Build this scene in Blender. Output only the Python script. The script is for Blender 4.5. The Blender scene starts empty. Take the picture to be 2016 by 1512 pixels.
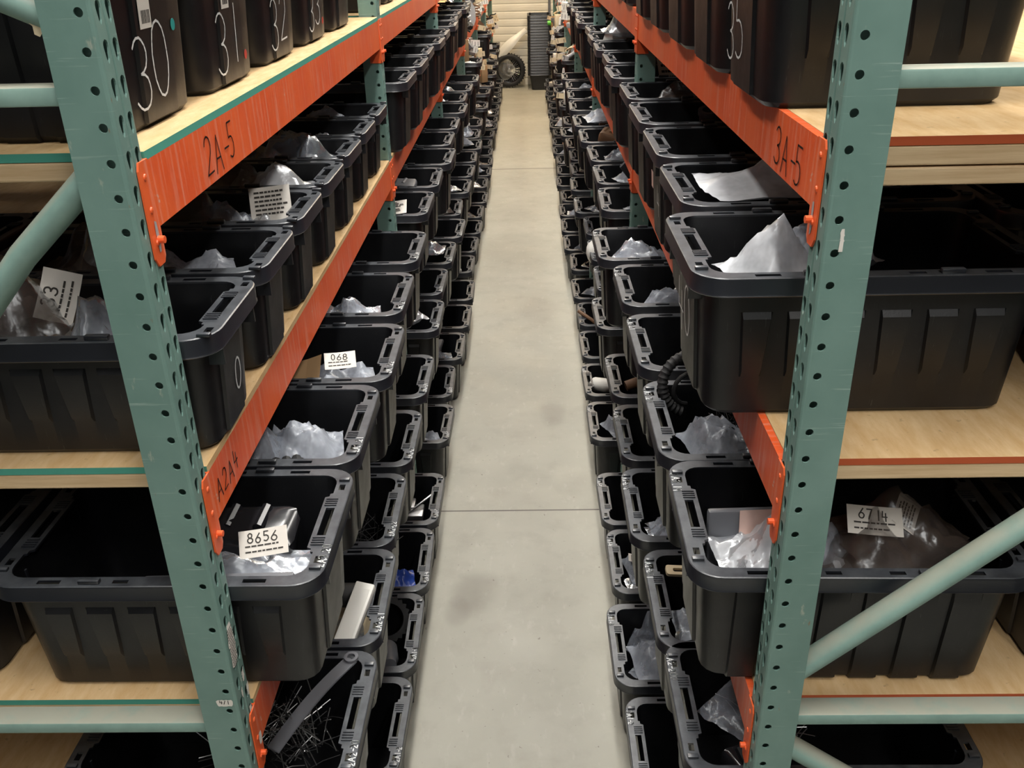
import bpy, bmesh, math, random
from mathutils import Vector, Matrix, noise
from mathutils.geometry import delaunay_2d_cdt
R = random.Random(7)
S = bpy.context.scene
COL = S.collection
PI = math.pi
FZ = 2.55                      # camera height above the floor

# ------------------------------------------------------------------ camera
def setup_camera():
    f, p, y, r = 1796.336, 0.45995218, -0.02460914, -0.02497132
    fw = Vector((math.sin(y)*math.cos(p), math.cos(y)*math.cos(p), -math.sin(p)))
    rt = Vector((math.cos(y), -math.sin(y), 0)); up = rt.cross(fw)
    rt2 = rt*math.cos(r)+up*math.sin(r); up2 = -rt*math.sin(r)+up*math.cos(r)
    cd = bpy.data.cameras.new('camera'); c = bpy.data.objects.new('camera', cd); COL.objects.link(c)
    cd.sensor_fit = 'HORIZONTAL'; cd.sensor_width = 36; cd.lens = f/2016*36
    cd.clip_start = .02; cd.clip_end = 100
    m = Matrix.Identity(4)
    for i in range(3):
        m[i][0] = rt2[i]; m[i][1] = up2[i]; m[i][2] = -fw[i]
    m[2][3] = FZ
    c.matrix_world = m
    S.camera = c
setup_camera()

# ------------------------------------------------------------------ light and exposure
S.view_settings.view_transform = 'Standard'; S.view_settings.look = 'None'
S.view_settings.gamma = 1; S.view_settings.use_curve_mapping = False
S.view_settings.exposure = -0.17
w = bpy.data.worlds.new('world'); S.world = w; w.use_nodes = True
w.node_tree.nodes['Background'].inputs[0].default_value = (.8, .88, 1, 1)
w.node_tree.nodes['Background'].inputs[1].default_value = 0.05
def lamp(name, loc, sx, sy, power, col, rot=(0, 0, 0)):
    l = bpy.data.lights.new(name, 'AREA'); l.shape = 'RECTANGLE'; l.size = sx; l.size_y = sy
    l.energy = power; l.color = col
    o = bpy.data.objects.new(name, l); COL.objects.link(o); o.location = loc; o.rotation_euler = rot
    return o
LAMP_Z = 5.3
for yy in (-4.0, -1.6, 0.8, 3.2, 5.6, 8.0, 10.4, 12.8, 15.2):
    warm = yy > 11
    col = (1, .965, .91) if not warm else (1, .77, .50)
    for xx, pw in ((-1.55, 44), (0, 66), (1.55, 44)):  # outer rows over the racks are added fill for the beam faces
        if yy < 0: pw = {-1.55: 0, 0: 30, 1.55: 70 if yy > -2 else 0}[xx]
        if not pw: continue
        lamp('ceiling_and_fill_light', (xx, yy, LAMP_Z), .3, 1.5, pw*(1 if not warm else 1.45), col)
        if xx == 0: lamp('fill_uplight', (xx, yy, LAMP_Z+.06), .3, 1.5, 55, col, (PI, 0, 0))  # added fill, brightens the ceiling so tote rims reflect it

# ------------------------------------------------------------------ materials
def mat(name, base=(.5, .5, .5), rough=.5, spec=.5, metal=0., build=None):
    m = bpy.data.materials.new(name); m.use_nodes = True
    nt = m.node_tree; b = nt.nodes['Principled BSDF']
    b.inputs['Base Color'].default_value = (*base, 1); b.inputs['Roughness'].default_value = rough
    b.inputs['Specular IOR Level'].default_value = spec; b.inputs['Metallic'].default_value = metal
    if build: build(nt, b)
    return m
def N(nt, t, **kw):
    n = nt.nodes.new(t)
    for k, v in kw.items():
        if k in n.inputs: n.inputs[k].default_value = v
        else: setattr(n, k, v)
    return n
def coords(nt, scale=(1, 1, 1), kind='Object', rot=(0, 0, 0)):
    tc = N(nt, 'ShaderNodeTexCoord'); mp = N(nt, 'ShaderNodeMapping')
    mp.inputs['Scale'].default_value = scale; mp.inputs['Rotation'].default_value = rot
    nt.links.new(tc.outputs[kind], mp.inputs[0]); return mp.outputs[0]
def noise_fac(nt, vec, scale, lo, hi, detail=4, rough=.6):
    n = N(nt, 'ShaderNodeTexNoise', Scale=scale, Detail=detail, Roughness=rough)
    nt.links.new(vec, n.inputs['Vector'])
    mr = N(nt, 'ShaderNodeMapRange'); mr.inputs[1].default_value = lo; mr.inputs[2].default_value = hi
    nt.links.new(n.outputs[0], mr.inputs[0]); return mr.outputs[0]
def mixc(nt, fac, a, b):
    m = N(nt, 'ShaderNodeMix', data_type='RGBA')
    for s, v in ((6, a), (7, b)):
        if isinstance(v, tuple): m.inputs[s].default_value = (*v, 1)
        else: nt.links.new(v, m.inputs[s])
    if isinstance(fac, float): m.inputs[0].default_value = fac
    else: nt.links.new(fac, m.inputs[0])
    return m.outputs[2]
def mathn(nt, op, a, b=0.):
    m = N(nt, 'ShaderNodeMath', operation=op)
    for i, v in enumerate((a, b)):
        if isinstance(v, (int, float)): m.inputs[i].default_value = v
        else: nt.links.new(v, m.inputs[i])
    return m.outputs[0]
def bump(nt, b, h, strength=.2, dist=.005):
    n = N(nt, 'ShaderNodeBump', Strength=strength, Distance=dist)
    nt.links.new(h, n.inputs['Height']); nt.links.new(n.outputs[0], b.inputs['Normal'])

def b_tote(nt, b):
    v = coords(nt)
    c = mixc(nt, noise_fac(nt, v, 9, .45, .8), (.0065, .007, .0085), (.016, .016, .0175))
    c = mixc(nt, noise_fac(nt, coords(nt, (40, 40, 4)), 5, .66, .75), c, (.045, .045, .046))
    nt.links.new(c, b.inputs['Base Color'])
    nt.links.new(mathn(nt, 'ADD', noise_fac(nt, v, 14, .3, .9), .0), b.inputs['Roughness'])
    mr = noise_fac(nt, v, 14, .2, .9)
    r = mathn(nt, 'ADD', mathn(nt, 'MULTIPLY', mr, .2), .3)
    nt.links.new(r, b.inputs['Roughness'])
    bump(nt, b, noise_fac(nt, v, 260, .2, .8), .12, .001)
M = {}
M['tote'] = mat('black_plastic', (.014, .014, .016), .38, .5, 0, b_tote)
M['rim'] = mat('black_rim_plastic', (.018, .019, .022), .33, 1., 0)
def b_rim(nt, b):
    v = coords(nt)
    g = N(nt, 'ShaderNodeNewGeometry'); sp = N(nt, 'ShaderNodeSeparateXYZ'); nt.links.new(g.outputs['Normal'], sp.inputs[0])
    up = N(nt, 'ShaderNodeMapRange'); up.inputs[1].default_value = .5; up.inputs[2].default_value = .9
    nt.links.new(sp.outputs[2], up.inputs[0])                     # level flange painted lighter, standing in for reflected overhead light
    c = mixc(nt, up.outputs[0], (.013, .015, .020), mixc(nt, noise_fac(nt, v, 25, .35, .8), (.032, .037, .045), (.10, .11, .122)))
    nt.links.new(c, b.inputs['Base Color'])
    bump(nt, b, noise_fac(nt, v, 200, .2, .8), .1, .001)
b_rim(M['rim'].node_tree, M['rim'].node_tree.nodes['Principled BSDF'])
def b_green(nt, b):
    v = coords(nt)
    c = mixc(nt, noise_fac(nt, v, 5, .3, .75), (.138, .244, .212), (.196, .318, .279))
    c = mixc(nt, mathn(nt, 'MULTIPLY', noise_fac(nt, coords(nt, (2, 2, 60)), 3, .62, .72), .55), c, (.42, .52, .48))
    c = mixc(nt, mathn(nt, 'MULTIPLY', noise_fac(nt, coords(nt, (9, 9, 3)), 5, .66, .73), .7), c, (.45, .46, .38))
    c = mixc(nt, noise_fac(nt, coords(nt, (22, 22, 6)), 3, .70, .76), c, (.25, .10, .03))
    nt.links.new(c, b.inputs['Base Color']); bump(nt, b, noise_fac(nt, v, 60, .2, .8), .08, .002)
M['green'] = mat('green_rack_paint', (.2, .34, .29), .42, .5, 0, b_green)
def b_brace(nt, b):
    v = coords(nt, (3, 3, 3))
    g = N(nt, 'ShaderNodeNewGeometry'); sp = N(nt, 'ShaderNodeSeparateXYZ')
    nt.links.new(g.outputs['Normal'], sp.inputs[0])
    up = N(nt, 'ShaderNodeMapRange'); up.inputs[1].default_value = .35; up.inputs[2].default_value = .8
    nt.links.new(sp.outputs[2], up.inputs[0])
    c = mixc(nt, noise_fac(nt, v, 6, .3, .7), (.2, .32, .28), (.26, .40, .35))
    dust = mathn(nt, 'MULTIPLY', up.outputs[0], noise_fac(nt, v, 4, .2, .5))
    c = mixc(nt, mathn(nt, 'MULTIPLY', dust, .75), c, (.42, .38, .30))
    nt.links.new(c, b.inputs['Base Color'])
M['brace'] = mat('dusty_green_paint', (.22, .36, .31), .5, .4, 0, b_brace)
def b_orange(nt, b):
    v = coords(nt)
    c = mixc(nt, noise_fac(nt, v, 4, .35, .7), (.80, .105, .026), (.88, .15, .038))
    st = noise_fac(nt, coords(nt, (1, 14, .8)), 5, .50, .76, 6)
    c = mixc(nt, mathn(nt, 'MULTIPLY', st, .7), c, (.82, .40, .29))  # pale wear streaks, strengthened to stand in for glare on the beams
    c = mixc(nt, mathn(nt, 'MULTIPLY', noise_fac(nt, coords(nt, (1, 3, 3)), 7, .68, .72), .8), c, (.7, .5, .4))
    c = mixc(nt, mathn(nt, 'MULTIPLY', noise_fac(nt, coords(nt, (1, 30, 12)), 4, .70, .74), .7), c, (.2, .05, .02))
    nt.links.new(c, b.inputs['Base Color']); bump(nt, b, noise_fac(nt, v, 50, .2, .8), .08, .002)
M['orange'] = mat('orange_beam_paint', (.75, .09, .02), .38, .5, 0, b_orange)
def b_wood(nt, b):
    v = coords(nt, (9, 2.2, 6))
    c = mixc(nt, noise_fac(nt, v, 5, .3, .72, 6), (.58, .365, .165), (.72, .52, .29))
    c = mixc(nt, mathn(nt, 'MULTIPLY', noise_fac(nt, coords(nt, (5, 5, 5)), 9, .64, .72, 5), .6), c, (.34, .22, .11))
    nt.links.new(c, b.inputs['Base Color']); bump(nt, b, noise_fac(nt, v, 20, .2, .8), .15, .003)
M['wood'] = mat('chipboard', (.66, .48, .28), .65, .3, 0, b_wood)
def b_batten(nt, b):
    c = mixc(nt, noise_fac(nt, coords(nt, (1.4, 25, 25)), 4, .3, .7, 6), (.55, .37, .2), (.76, .58, .36))
    nt.links.new(c, b.inputs['Base Color'])
M['batten'] = mat('pine', (.66, .48, .28), .6, .3, 0, b_batten)
M['edge_green'] = mat('green_painted_edge', (.08, .34, .26), .6, .3)
M['edge_red'] = mat('red_painted_edge', (.50, .10, .035), .6, .3)
def b_floor(nt, b):
    v = coords(nt)
    c = mixc(nt, noise_fac(nt, v, 1.1, .3, .75, 6), (.36, .35, .295), (.455, .445, .38))
    c = mixc(nt, mathn(nt, 'MULTIPLY', noise_fac(nt, v, 7, .5, .8, 8), .55), c, (.30, .28, .235))
    c = mixc(nt, mathn(nt, 'MULTIPLY', noise_fac(nt, coords(nt, (3, 1.2, 1)), 9, .58, .70, 4), .22), c, (.56, .55, .50))
    c = mixc(nt, mathn(nt, 'MULTIPLY', noise_fac(nt, v, 46, .70, .76, 2), .7), c, (.14, .12, .10))
    # oil stains of their own shape
    sp = N(nt, 'ShaderNodeSeparateXYZ'); nt.links.new(v, sp.inputs[0])
    ns = N(nt, 'ShaderNodeTexNoise', Scale=6, Detail=4); nt.links.new(v, ns.inputs['Vector'])
    for (x, y, rx, ry, k) in ((-.26, 3.12, .13, .2, .5), (.12, 4.75, .1, .22, .35), (-.33, 3.0, .07, .12, .4), (.05, 6.4, .2, .3, .2)):
        dx = mathn(nt, 'DIVIDE', mathn(nt, 'SUBTRACT', sp.outputs[0], x), rx)
        dy = mathn(nt, 'DIVIDE', mathn(nt, 'SUBTRACT', sp.outputs[1], y), ry)
        d = mathn(nt, 'ADD', mathn(nt, 'MULTIPLY', dx, dx), mathn(nt, 'MULTIPLY', dy, dy))
        d = mathn(nt, 'ADD', d, mathn(nt, 'MULTIPLY', ns.outputs[0], 1.1))
        mr = N(nt, 'ShaderNodeMapRange', interpolation_type='SMOOTHSTEP')
        mr.inputs[1].default_value = 1.5; mr.inputs[2].default_value = .5
        nt.links.new(d, mr.inputs[0])
        c = mixc(nt, mathn(nt, 'MULTIPLY', mr.outputs[0], k), c, (.20, .18, .155))
    for y in (3.745, 10.96):                                   # sawn joints
        d = mathn(nt, 'ABSOLUTE', mathn(nt, 'SUBTRACT', sp.outputs[1], y))
        c = mixc(nt, mathn(nt, 'LESS_THAN', d, .005 if y < 5 else .02), c, (.12, .11, .10) if y < 5 else (.22, .21, .18))
    nt.links.new(c, b.inputs['Base Color'])
    nt.links.new(mathn(nt, 'ADD', mathn(nt, 'MULTIPLY', noise_fac(nt, v, 3, .3, .7), .2), .42), b.inputs['Roughness'])
M['floor'] = mat('sealed_concrete', (.42, .4, .34), .5, .4, 0, b_floor)
M['wall_dark'] = mat('dark_wall', (.02, .02, .022), .9, .1)
M['wall'] = mat('pale_wall', (.6, .58, .52), .7, .3)
M['ceiling'] = mat('ceiling_sheet', (.74, .77, .80), .8, .2)
M['door'] = mat('roller_slat_paint', (.74, .70, .60), .45, .4)
M['white_ink'] = mat('white_marker', (.78, .80, .80), .6, .3)
M['black_ink'] = mat('black_marker', (.012, .008, .008), .5, .3)
M['paper'] = mat('white_paper', (.78, .74, .68), .7, .2)
M['paper_print'] = mat('printed_ink', (.06, .055, .05), .7, .2)
M['sticker_pink'] = mat('pale_pink_sticker', (.66, .46, .40), .6, .3)
M['teal_dot'] = mat('teal_sticker', (.03, .38, .36), .5, .3)
M['red_dot'] = mat('red_sticker', (.5, .05, .04), .5, .3)
M['steel'] = mat('bare_steel', (.5, .5, .5), .32, .5, .9)
M['silver'] = mat('silver_plastic', (.5, .51, .52), .35, .5, .3)
M['rubber'] = mat('black_rubber', (.018, .018, .019), .6, .4)
M['gloss_black'] = mat('gloss_black_plastic', (.012, .012, .014), .16, .6)
M['grey'] = mat('grey_plastic', (.13, .135, .15), .45, .4)
M['white_plastic'] = mat('white_plastic', (.78, .77, .72), .38, .5)
M['cream'] = mat('cream_card', (.72, .60, .40), .7, .2)
M['card'] = mat('brown_cardboard', (.36, .23, .12), .8, .1)
M['red_plastic'] = mat('red_plastic', (.55, .03, .025), .35, .5)
M['green_plastic'] = mat('bright_green_plastic', (.10, .55, .05), .35, .5)
M['blue_plastic'] = mat('blue_film', (.03, .07, .35), .25, .5)
M['orange_plastic'] = mat('orange_plastic', (.75, .2, .06), .4, .5)
M['pink_purple'] = mat('purple_plastic', (.25, .06, .22), .4, .5)
M['rust'] = mat('brown_part', (.16, .085, .045), .6, .4)
def film(name, col, alpha, rough=.25):
    """crumpled polythene: see-through body with a clear glossy skin"""
    m = bpy.data.materials.new(name); m.use_nodes = True; nt = m.node_tree
    nt.nodes.remove(nt.nodes['Principled BSDF']); out = nt.nodes['Material Output']
    v = coords(nt)
    bn = N(nt, 'ShaderNodeBump', Strength=.16, Distance=.006)
    nt.links.new(noise_fac(nt, v, 38, .25, .75, 2), bn.inputs['Height'])
    d = N(nt, 'ShaderNodeBsdfDiffuse'); d.inputs[0].default_value = (*col, 1)
    tr = N(nt, 'ShaderNodeBsdfTranslucent'); tr.inputs[0].default_value = (*col, 1)
    body = N(nt, 'ShaderNodeMixShader'); body.inputs[0].default_value = .3
    nt.links.new(d.outputs[0], body.inputs[1]); nt.links.new(tr.outputs[0], body.inputs[2])
    t = N(nt, 'ShaderNodeBsdfTransparent'); mx = N(nt, 'ShaderNodeMixShader')
    fa = mathn(nt, 'ADD', mathn(nt, 'MULTIPLY', noise_fac(nt, v, 14, .3, .7, 3), .5), alpha-.25)
    nt.links.new(fa, mx.inputs[0]); nt.links.new(t.outputs[0], mx.inputs[1]); nt.links.new(body.outputs[0], mx.inputs[2])
    g = N(nt, 'ShaderNodeBsdfGlossy'); g.inputs['Roughness'].default_value = rough; g.inputs[0].default_value = (.92, .96, 1, 1)
    lw = N(nt, 'ShaderNodeLayerWeight', Blend=.28)
    fin = N(nt, 'ShaderNodeMixShader')
    for n_ in (d, g, lw): nt.links.new(bn.outputs[0], n_.inputs['Normal'])
    nt.links.new(mathn(nt, 'ADD', mathn(nt, 'MULTIPLY', lw.outputs['Fresnel'], .5), .03), fin.inputs[0])
    nt.links.new(mx.outputs[0], fin.inputs[1]); nt.links.new(g.outputs[0], fin.inputs[2])
    nt.links.new(fin.outputs[0], out.inputs[0])
    return m
M['bag'] = film('clear_film', (.42, .46, .54), .30)
M['bag_white'] = film('milky_film', (.58, .62, .70), .52)
M['bag_bright'] = film('bright_film', (.80, .82, .86), .80)
M['bag_brown'] = film('smoky_film', (.16, .125, .11), .42)

# ------------------------------------------------------------------ mesh helpers
class MB:
    def __init__(s): s.v = []; s.f = []; s.mi = []; s.cur = 0
    def add(s, vs, fs):
        o = len(s.v); s.v += [tuple(x) for x in vs]
        for f in fs: s.f.append(tuple(i+o for i in f)); s.mi.append(s.cur)
        return s
    def box(s, c, d, rot=None, bev=0):
        hx, hy, hz = d[0]/2, d[1]/2, d[2]/2
        if bev > 0:
            bm = bmesh.new(); bmesh.ops.create_cube(bm, size=1)
            for v in bm.verts: v.co = Vector((v.co.x*d[0], v.co.y*d[1], v.co.z*d[2]))
            bmesh.ops.bevel(bm, geom=list(bm.edges), offset=bev, segments=2, affect='EDGES', profile=.5)
            bm.verts.index_update()
            vs = [v.co.copy() for v in bm.verts]; fs = [[v.index for v in f.verts] for f in bm.faces]; bm.free()
        else:
            vs = [Vector((x, y, z)) for x in (-hx, hx) for y in (-hy, hy) for z in (-hz, hz)]
            fs = [(0, 1, 3, 2), (4, 6, 7, 5), (0, 4, 5, 1), (2, 3, 7, 6), (0, 2, 6, 4), (1, 5, 7, 3)]
        if rot is not None: vs = [rot @ v for v in vs]
        c = Vector(c); return s.add([v+c for v in vs], fs)
    def tube(s, pts, r, n=10, caps=True, closed=False):
        pts = [Vector(p) for p in pts]; k = len(pts)
        rs = r if isinstance(r, (list, tuple)) else [r]*k
        vs = []; fs = []; prev = None
        for i, p in enumerate(pts):
            if closed: t = pts[(i+1) % k]-pts[i-1]
            else: t = pts[min(i+1, k-1)]-pts[max(i-1, 0)]
            t.normalize()
            if prev is None:
                a = Vector((0, 0, 1)) if abs(t.z) < .9 else Vector((1, 0, 0)); u = t.cross(a).normalized()
            else:
                u = (prev-t*prev.dot(t)); u = u.normalized() if u.length > 1e-6 else prev
            prev = u; q = t.cross(u)
            for j in range(n):
                a = 2*PI*j/n; vs.append(p+(u*math.cos(a)+q*math.sin(a))*rs[i])
        m = k if closed else k-1
        for i in range(m):
            i2 = (i+1) % k
            for j in range(n):
                j2 = (j+1) % n; fs.append((i*n+j, i*n+j2, i2*n+j2, i2*n+j))
        if caps and not closed:
            fs.append(tuple(range(n))[::-1]); fs.append(tuple((k-1)*n+j for j in range(n)))
        return s.add(vs, fs)
    def lathe(s, prof, n=24, c=(0, 0, 0), rot=None, closed=False):
        vs = []; fs = []; k = len(prof)
        for r, z in prof:
            for j in range(n): vs.append(Vector((r*math.cos(2*PI*j/n), r*math.sin(2*PI*j/n), z)))
        for i in range(k if closed else k-1):
            i2 = (i+1) % k
            for j in range(n): fs.append((i*n+j, i*n+(j+1) % n, i2*n+(j+1) % n, i2*n+j))
        if rot is not None: vs = [rot @ v for v in vs]
        c = Vector(c); return s.add([v+c for v in vs], fs)
    def loft(s, loops, cap0=False, cap1=False):
        n = len(loops[0]); vs = [p for l in loops for p in l]; fs = []
        for i in range(len(loops)-1):
            for j in range(n): fs.append((i*n+j, i*n+(j+1) % n, (i+1)*n+(j+1) % n, (i+1)*n+j))
        if cap0: fs.append(tuple(range(n))[::-1])
        if cap1: fs.append(tuple((len(loops)-1)*n+j for j in range(n)))
        return s.add(vs, fs)
    def ribbon(s, strokes, wid, z=0.):
        for st in strokes:
            for a, b in zip(st[:-1], st[1:]):
                a = Vector((*a, 0)); b = Vector((*b, 0)); d = b-a
                if d.length < 1e-6: continue
                d.normalize(); n = Vector((-d.y, d.x, 0))*wid/2; e = d*wid*.35; up = Vector((0, 0, z))
                s.add([a-e-n+up, b+e-n+up, b+e+n+up, a-e+n+up], [(0, 1, 2, 3)])
        return s
    def mesh(s, name, mats, smooth=False, angle=None):
        me = bpy.data.meshes.new(name); me.from_pydata(s.v, [], s.f)
        if not isinstance(mats, (list, tuple)): mats = [mats]
        for m in mats: me.materials.append(m)
        if len(mats) > 1: me.polygons.foreach_set('material_index', s.mi)
        bm = bmesh.new(); bm.from_mesh(me); bmesh.ops.recalc_face_normals(bm, faces=bm.faces); bm.to_mesh(me); bm.free()
        if smooth:
            me.polygons.foreach_set('use_smooth', [True]*len(me.polygons))
            if angle: me.set_sharp_from_angle(angle=math.radians(angle))
        me.update(); return me
def link(name, me, parent=None, loc=(0, 0, 0), rot=(0, 0, 0)):
    o = bpy.data.objects.new(name, me); COL.objects.link(o); o.location = loc; o.rotation_euler = rot
    if parent: o.parent = parent
    return o
def tag(o, label, cat, group=None):
    o['label'] = label; o['category'] = cat
    if group: o['group'] = group
    return o
def thing(name, label, cat, loc=(0, 0, 0), rz=0., group=None):
    o = link(name, None, None, loc, (0, 0, rz)); o.empty_display_size = .05
    return tag(o, label, cat, group)
def struct(name, mb, m, **k):
    o = link(name, mb.mesh(name, m, **k)); o['kind'] = 'structure'; return o
ORD = ['', 'first', 'second', 'third', 'fourth', 'fifth', 'sixth', 'seventh', 'eighth', 'ninth', 'tenth', 'eleventh', 'twelfth',
       'thirteenth', 'fourteenth', 'fifteenth', 'sixteenth', 'seventeenth', 'eighteenth', 'nineteenth', 'twentieth',
       'twenty-first', 'twenty-second', 'twenty-third', 'twenty-fourth', 'twenty-fifth', 'twenty-sixth', 'twenty-seventh',
       'twenty-eighth', 'twenty-ninth', 'thirtieth', 'thirty-first', 'thirty-second', 'thirty-third', 'thirty-fourth',
       'thirty-fifth', 'thirty-sixth', 'thirty-seventh', 'thirty-eighth', 'thirty-ninth', 'fortieth']
SIDE = {-1: 'left', 1: 'right'}
LEVEL = {5: 'top shelf', 4: 'second shelf down', 3: 'third shelf down', 2: 'lowest shelf', 1: 'floor row'}

# hand lettering: each glyph is strokes on a 0.6 x 1 box
def arc(cx, cy, rx, ry, a0, a1, n=10):
    return [(cx+rx*math.cos(math.radians(a0+(a1-a0)*i/n)), cy+ry*math.sin(math.radians(a0+(a1-a0)*i/n))) for i in range(n+1)]
GL = {
 '0': [arc(.3, .5, .27, .5, 90, 450, 18)],
 '1': [[(.3, 1), (.3, 0)]],
 '2': [arc(.3, .72, .25, .28, 165, -40, 10)+[(.05, 0), (.58, .02)]],
 '3': [arc(.26, .75, .26, .25, 150, -90, 10)+arc(.26, .25, .3, .25, 90, -150, 10)],
 '4': [[(.1, 1), (.06, .42), (.58, .42)], [(.42, .8), (.42, 0)]],
 '5': [[(.55, 1), (.12, 1), (.1, .58)]+arc(.26, .3, .3, .3, 110, -130, 10)],
 '6': [[(.48, 1)]+arc(.3, .28, .27, .28, 150, 510, 14)],
 '7': [[(.02, 1), (.56, 1), (.2, 0)]],
 '8': [arc(.3, .76, .22, .24, 270, -90, 12)+arc(.3, .26, .28, .26, 90, 450, 14)],
 '9': [arc(.3, .72, .25, .27, 0, 360, 12)+[(.52, 0)]],
 'A': [[(0, 0), (.3, 1), (.6, 0)], [(.12, .38), (.5, .38)]],
 'M': [[(0, 0), (.08, 1), (.3, .4), (.54, 1), (.6, 0)]],
 'W': [[(0, 1), (.12, 0), (.3, .6), (.46, 0), (.6, 1)]],
 '-': [[(.1, .48), (.5, .48)]], '.': [[(.25, 0), (.3, .03)]], '/': [[(.1, 0), (.5, 1)]],
}
def lettering(text, h, wid, seed=0, jit=.04, gap=.82):
    rr = random.Random(seed); mb = MB(); x = 0
    for ch in text:
        if ch in GL:
            sx = h*rr.uniform(.85, 1.08); dy = rr.uniform(-jit, jit)*h*2
            mb.ribbon([[(x+p[0]*sx+rr.uniform(-jit, jit)*h*.3, p[1]*h+dy) for p in st] for st in GL[ch]], wid)
        x += h*gap*(.6 if ch in '-.' else .75 if ch == '1' else 1)
    for i, v in enumerate(mb.v): mb.v[i] = (v[0]-x/2, v[1]-h/2, v[2])
    return mb
def letter_obj(name, text, h, wid, m, parent, matrix, seed=0):
    o = link(name, lettering(text, h, wid, seed).mesh(name, m), parent); o.matrix_local = matrix; return o
def frame(o, x, y, z):                       # matrix from origin and axes
    m = Matrix.Identity(4)
    for i in range(3): m[i][0] = x[i]; m[i][1] = y[i]; m[i][2] = z[i]; m[i][3] = o[i]
    return m

# ------------------------------------------------------------------ the room
mb = MB(); mb.box((0, 6.5, -.1), (5.4, 23, .2)); struct('floor', mb, M['floor'])
mb = MB(); mb.box((0, 6.5, 6.1), (5.4, 23, .2)); struct('ceiling', mb, M['ceiling'])
mb = MB(); mb.box((-2.6, 6.5, 3), (.2, 23, 6)); struct('wall_left', mb, M['wall_dark'])
mb = MB(); mb.box((2.6, 6.5, 3), (.2, 23, 6)); struct('wall_right', mb, M['wall_dark'])
mb = MB(); mb.box((0, 17.75, 3), (5.4, .2, 6)); struct('wall_back', mb, M['wall'])
mb = MB()
nsl = 34
for i in range(nsl):                                            # curved roller slats
    z0 = i*.127
    pts = [(0, 0), (.009, .004), (.013, .020), (.015, .064), (.013, .108), (.009, .123), (0, .127)]
    for (a, za), (b_, zb) in zip(pts[:-1], pts[1:]):
        mb.add([(-2.3, 17.62-a, z0+za), (2.3, 17.62-a, z0+za), (2.3, 17.62-b_, z0+zb), (-2.3, 17.62-b_, z0+zb)], [(0, 1, 2, 3)])
mb.box((0, 17.635, nsl*.127/2), (4.6, .02, nsl*.127))
struct('door_1', mb, M['door'])

# ------------------------------------------------------------------ upright frames
PITCH = .0508
def polar(shape):
    if shape == 'round': return lambda a: .0066
    def tear(a):                                                # teardrop: wide head, narrow foot
        x, y = math.cos(a), math.sin(a)
        best = 9
        # support by sampling polygon edges
        P = TEAR
        for (x0, y0), (x1, y1) in zip(P, P[1:]+P[:1]):
            dx, dy = x1-x0, y1-y0; den = x*dy-y*dx
            if abs(den) < 1e-12: continue
            t = (x0*dy-y0*dx)/den; u = (x0*y-y0*x)/den
            if t > 0 and -1e-6 <= u <= 1+1e-6: best = min(best, t)
        return best
    return tear
TEAR = [(p[0], p[1]+.006) for p in arc(0, 0, .0085, .0085, -20, 200, 10)]+[(p[0], p[1]-.014) for p in arc(0, 0, .0042, .0042, 200, 340, 5)]
def holed_strip(mb, to3, u0, u1, uc, z0, ncell, shape, depth, shift=0.):
    """strip between u0..u1 with a column of punched holes; to3(u,z,d) maps to space, d = depth into the steel"""
    fn = polar(shape)
    angs = sorted([2*PI*i/16+.01 for i in range(16)])
    for k in range(ncell):
        za, zb = z0+k*PITCH, z0+(k+1)*PITCH; zc = (za+zb)/2+shift
        cs = [math.atan2(z-zc, u-uc) % (2*PI) for u in (u0, u1) for z in (za, zb)]
        A = sorted(angs+cs); A = [a for i, a in enumerate(A) if i == 0 or a-A[i-1] > 1e-4]
        outr = []; inr = []
        for a in A:
            x, y = math.cos(a), math.sin(a)
            t = 9
            if x > 1e-9: t = min(t, (u1-uc)/x)
            if x < -1e-9: t = min(t, (u0-uc)/x)
            if y > 1e-9: t = min(t, (zb-zc)/y)
            if y < -1e-9: t = min(t, (za-zc)/y)
            outr.append((uc+x*t, zc+y*t)); r = fn(a); inr.append((uc+x*r, zc+y*r))
        n = len(A)
        mb.loft([[to3(u, z, 0) for u, z in outr], [to3(u, z, 0) for u, z in inr], [to3(u, z, depth) for u, z in inr]])
W, D = .074, .070
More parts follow.
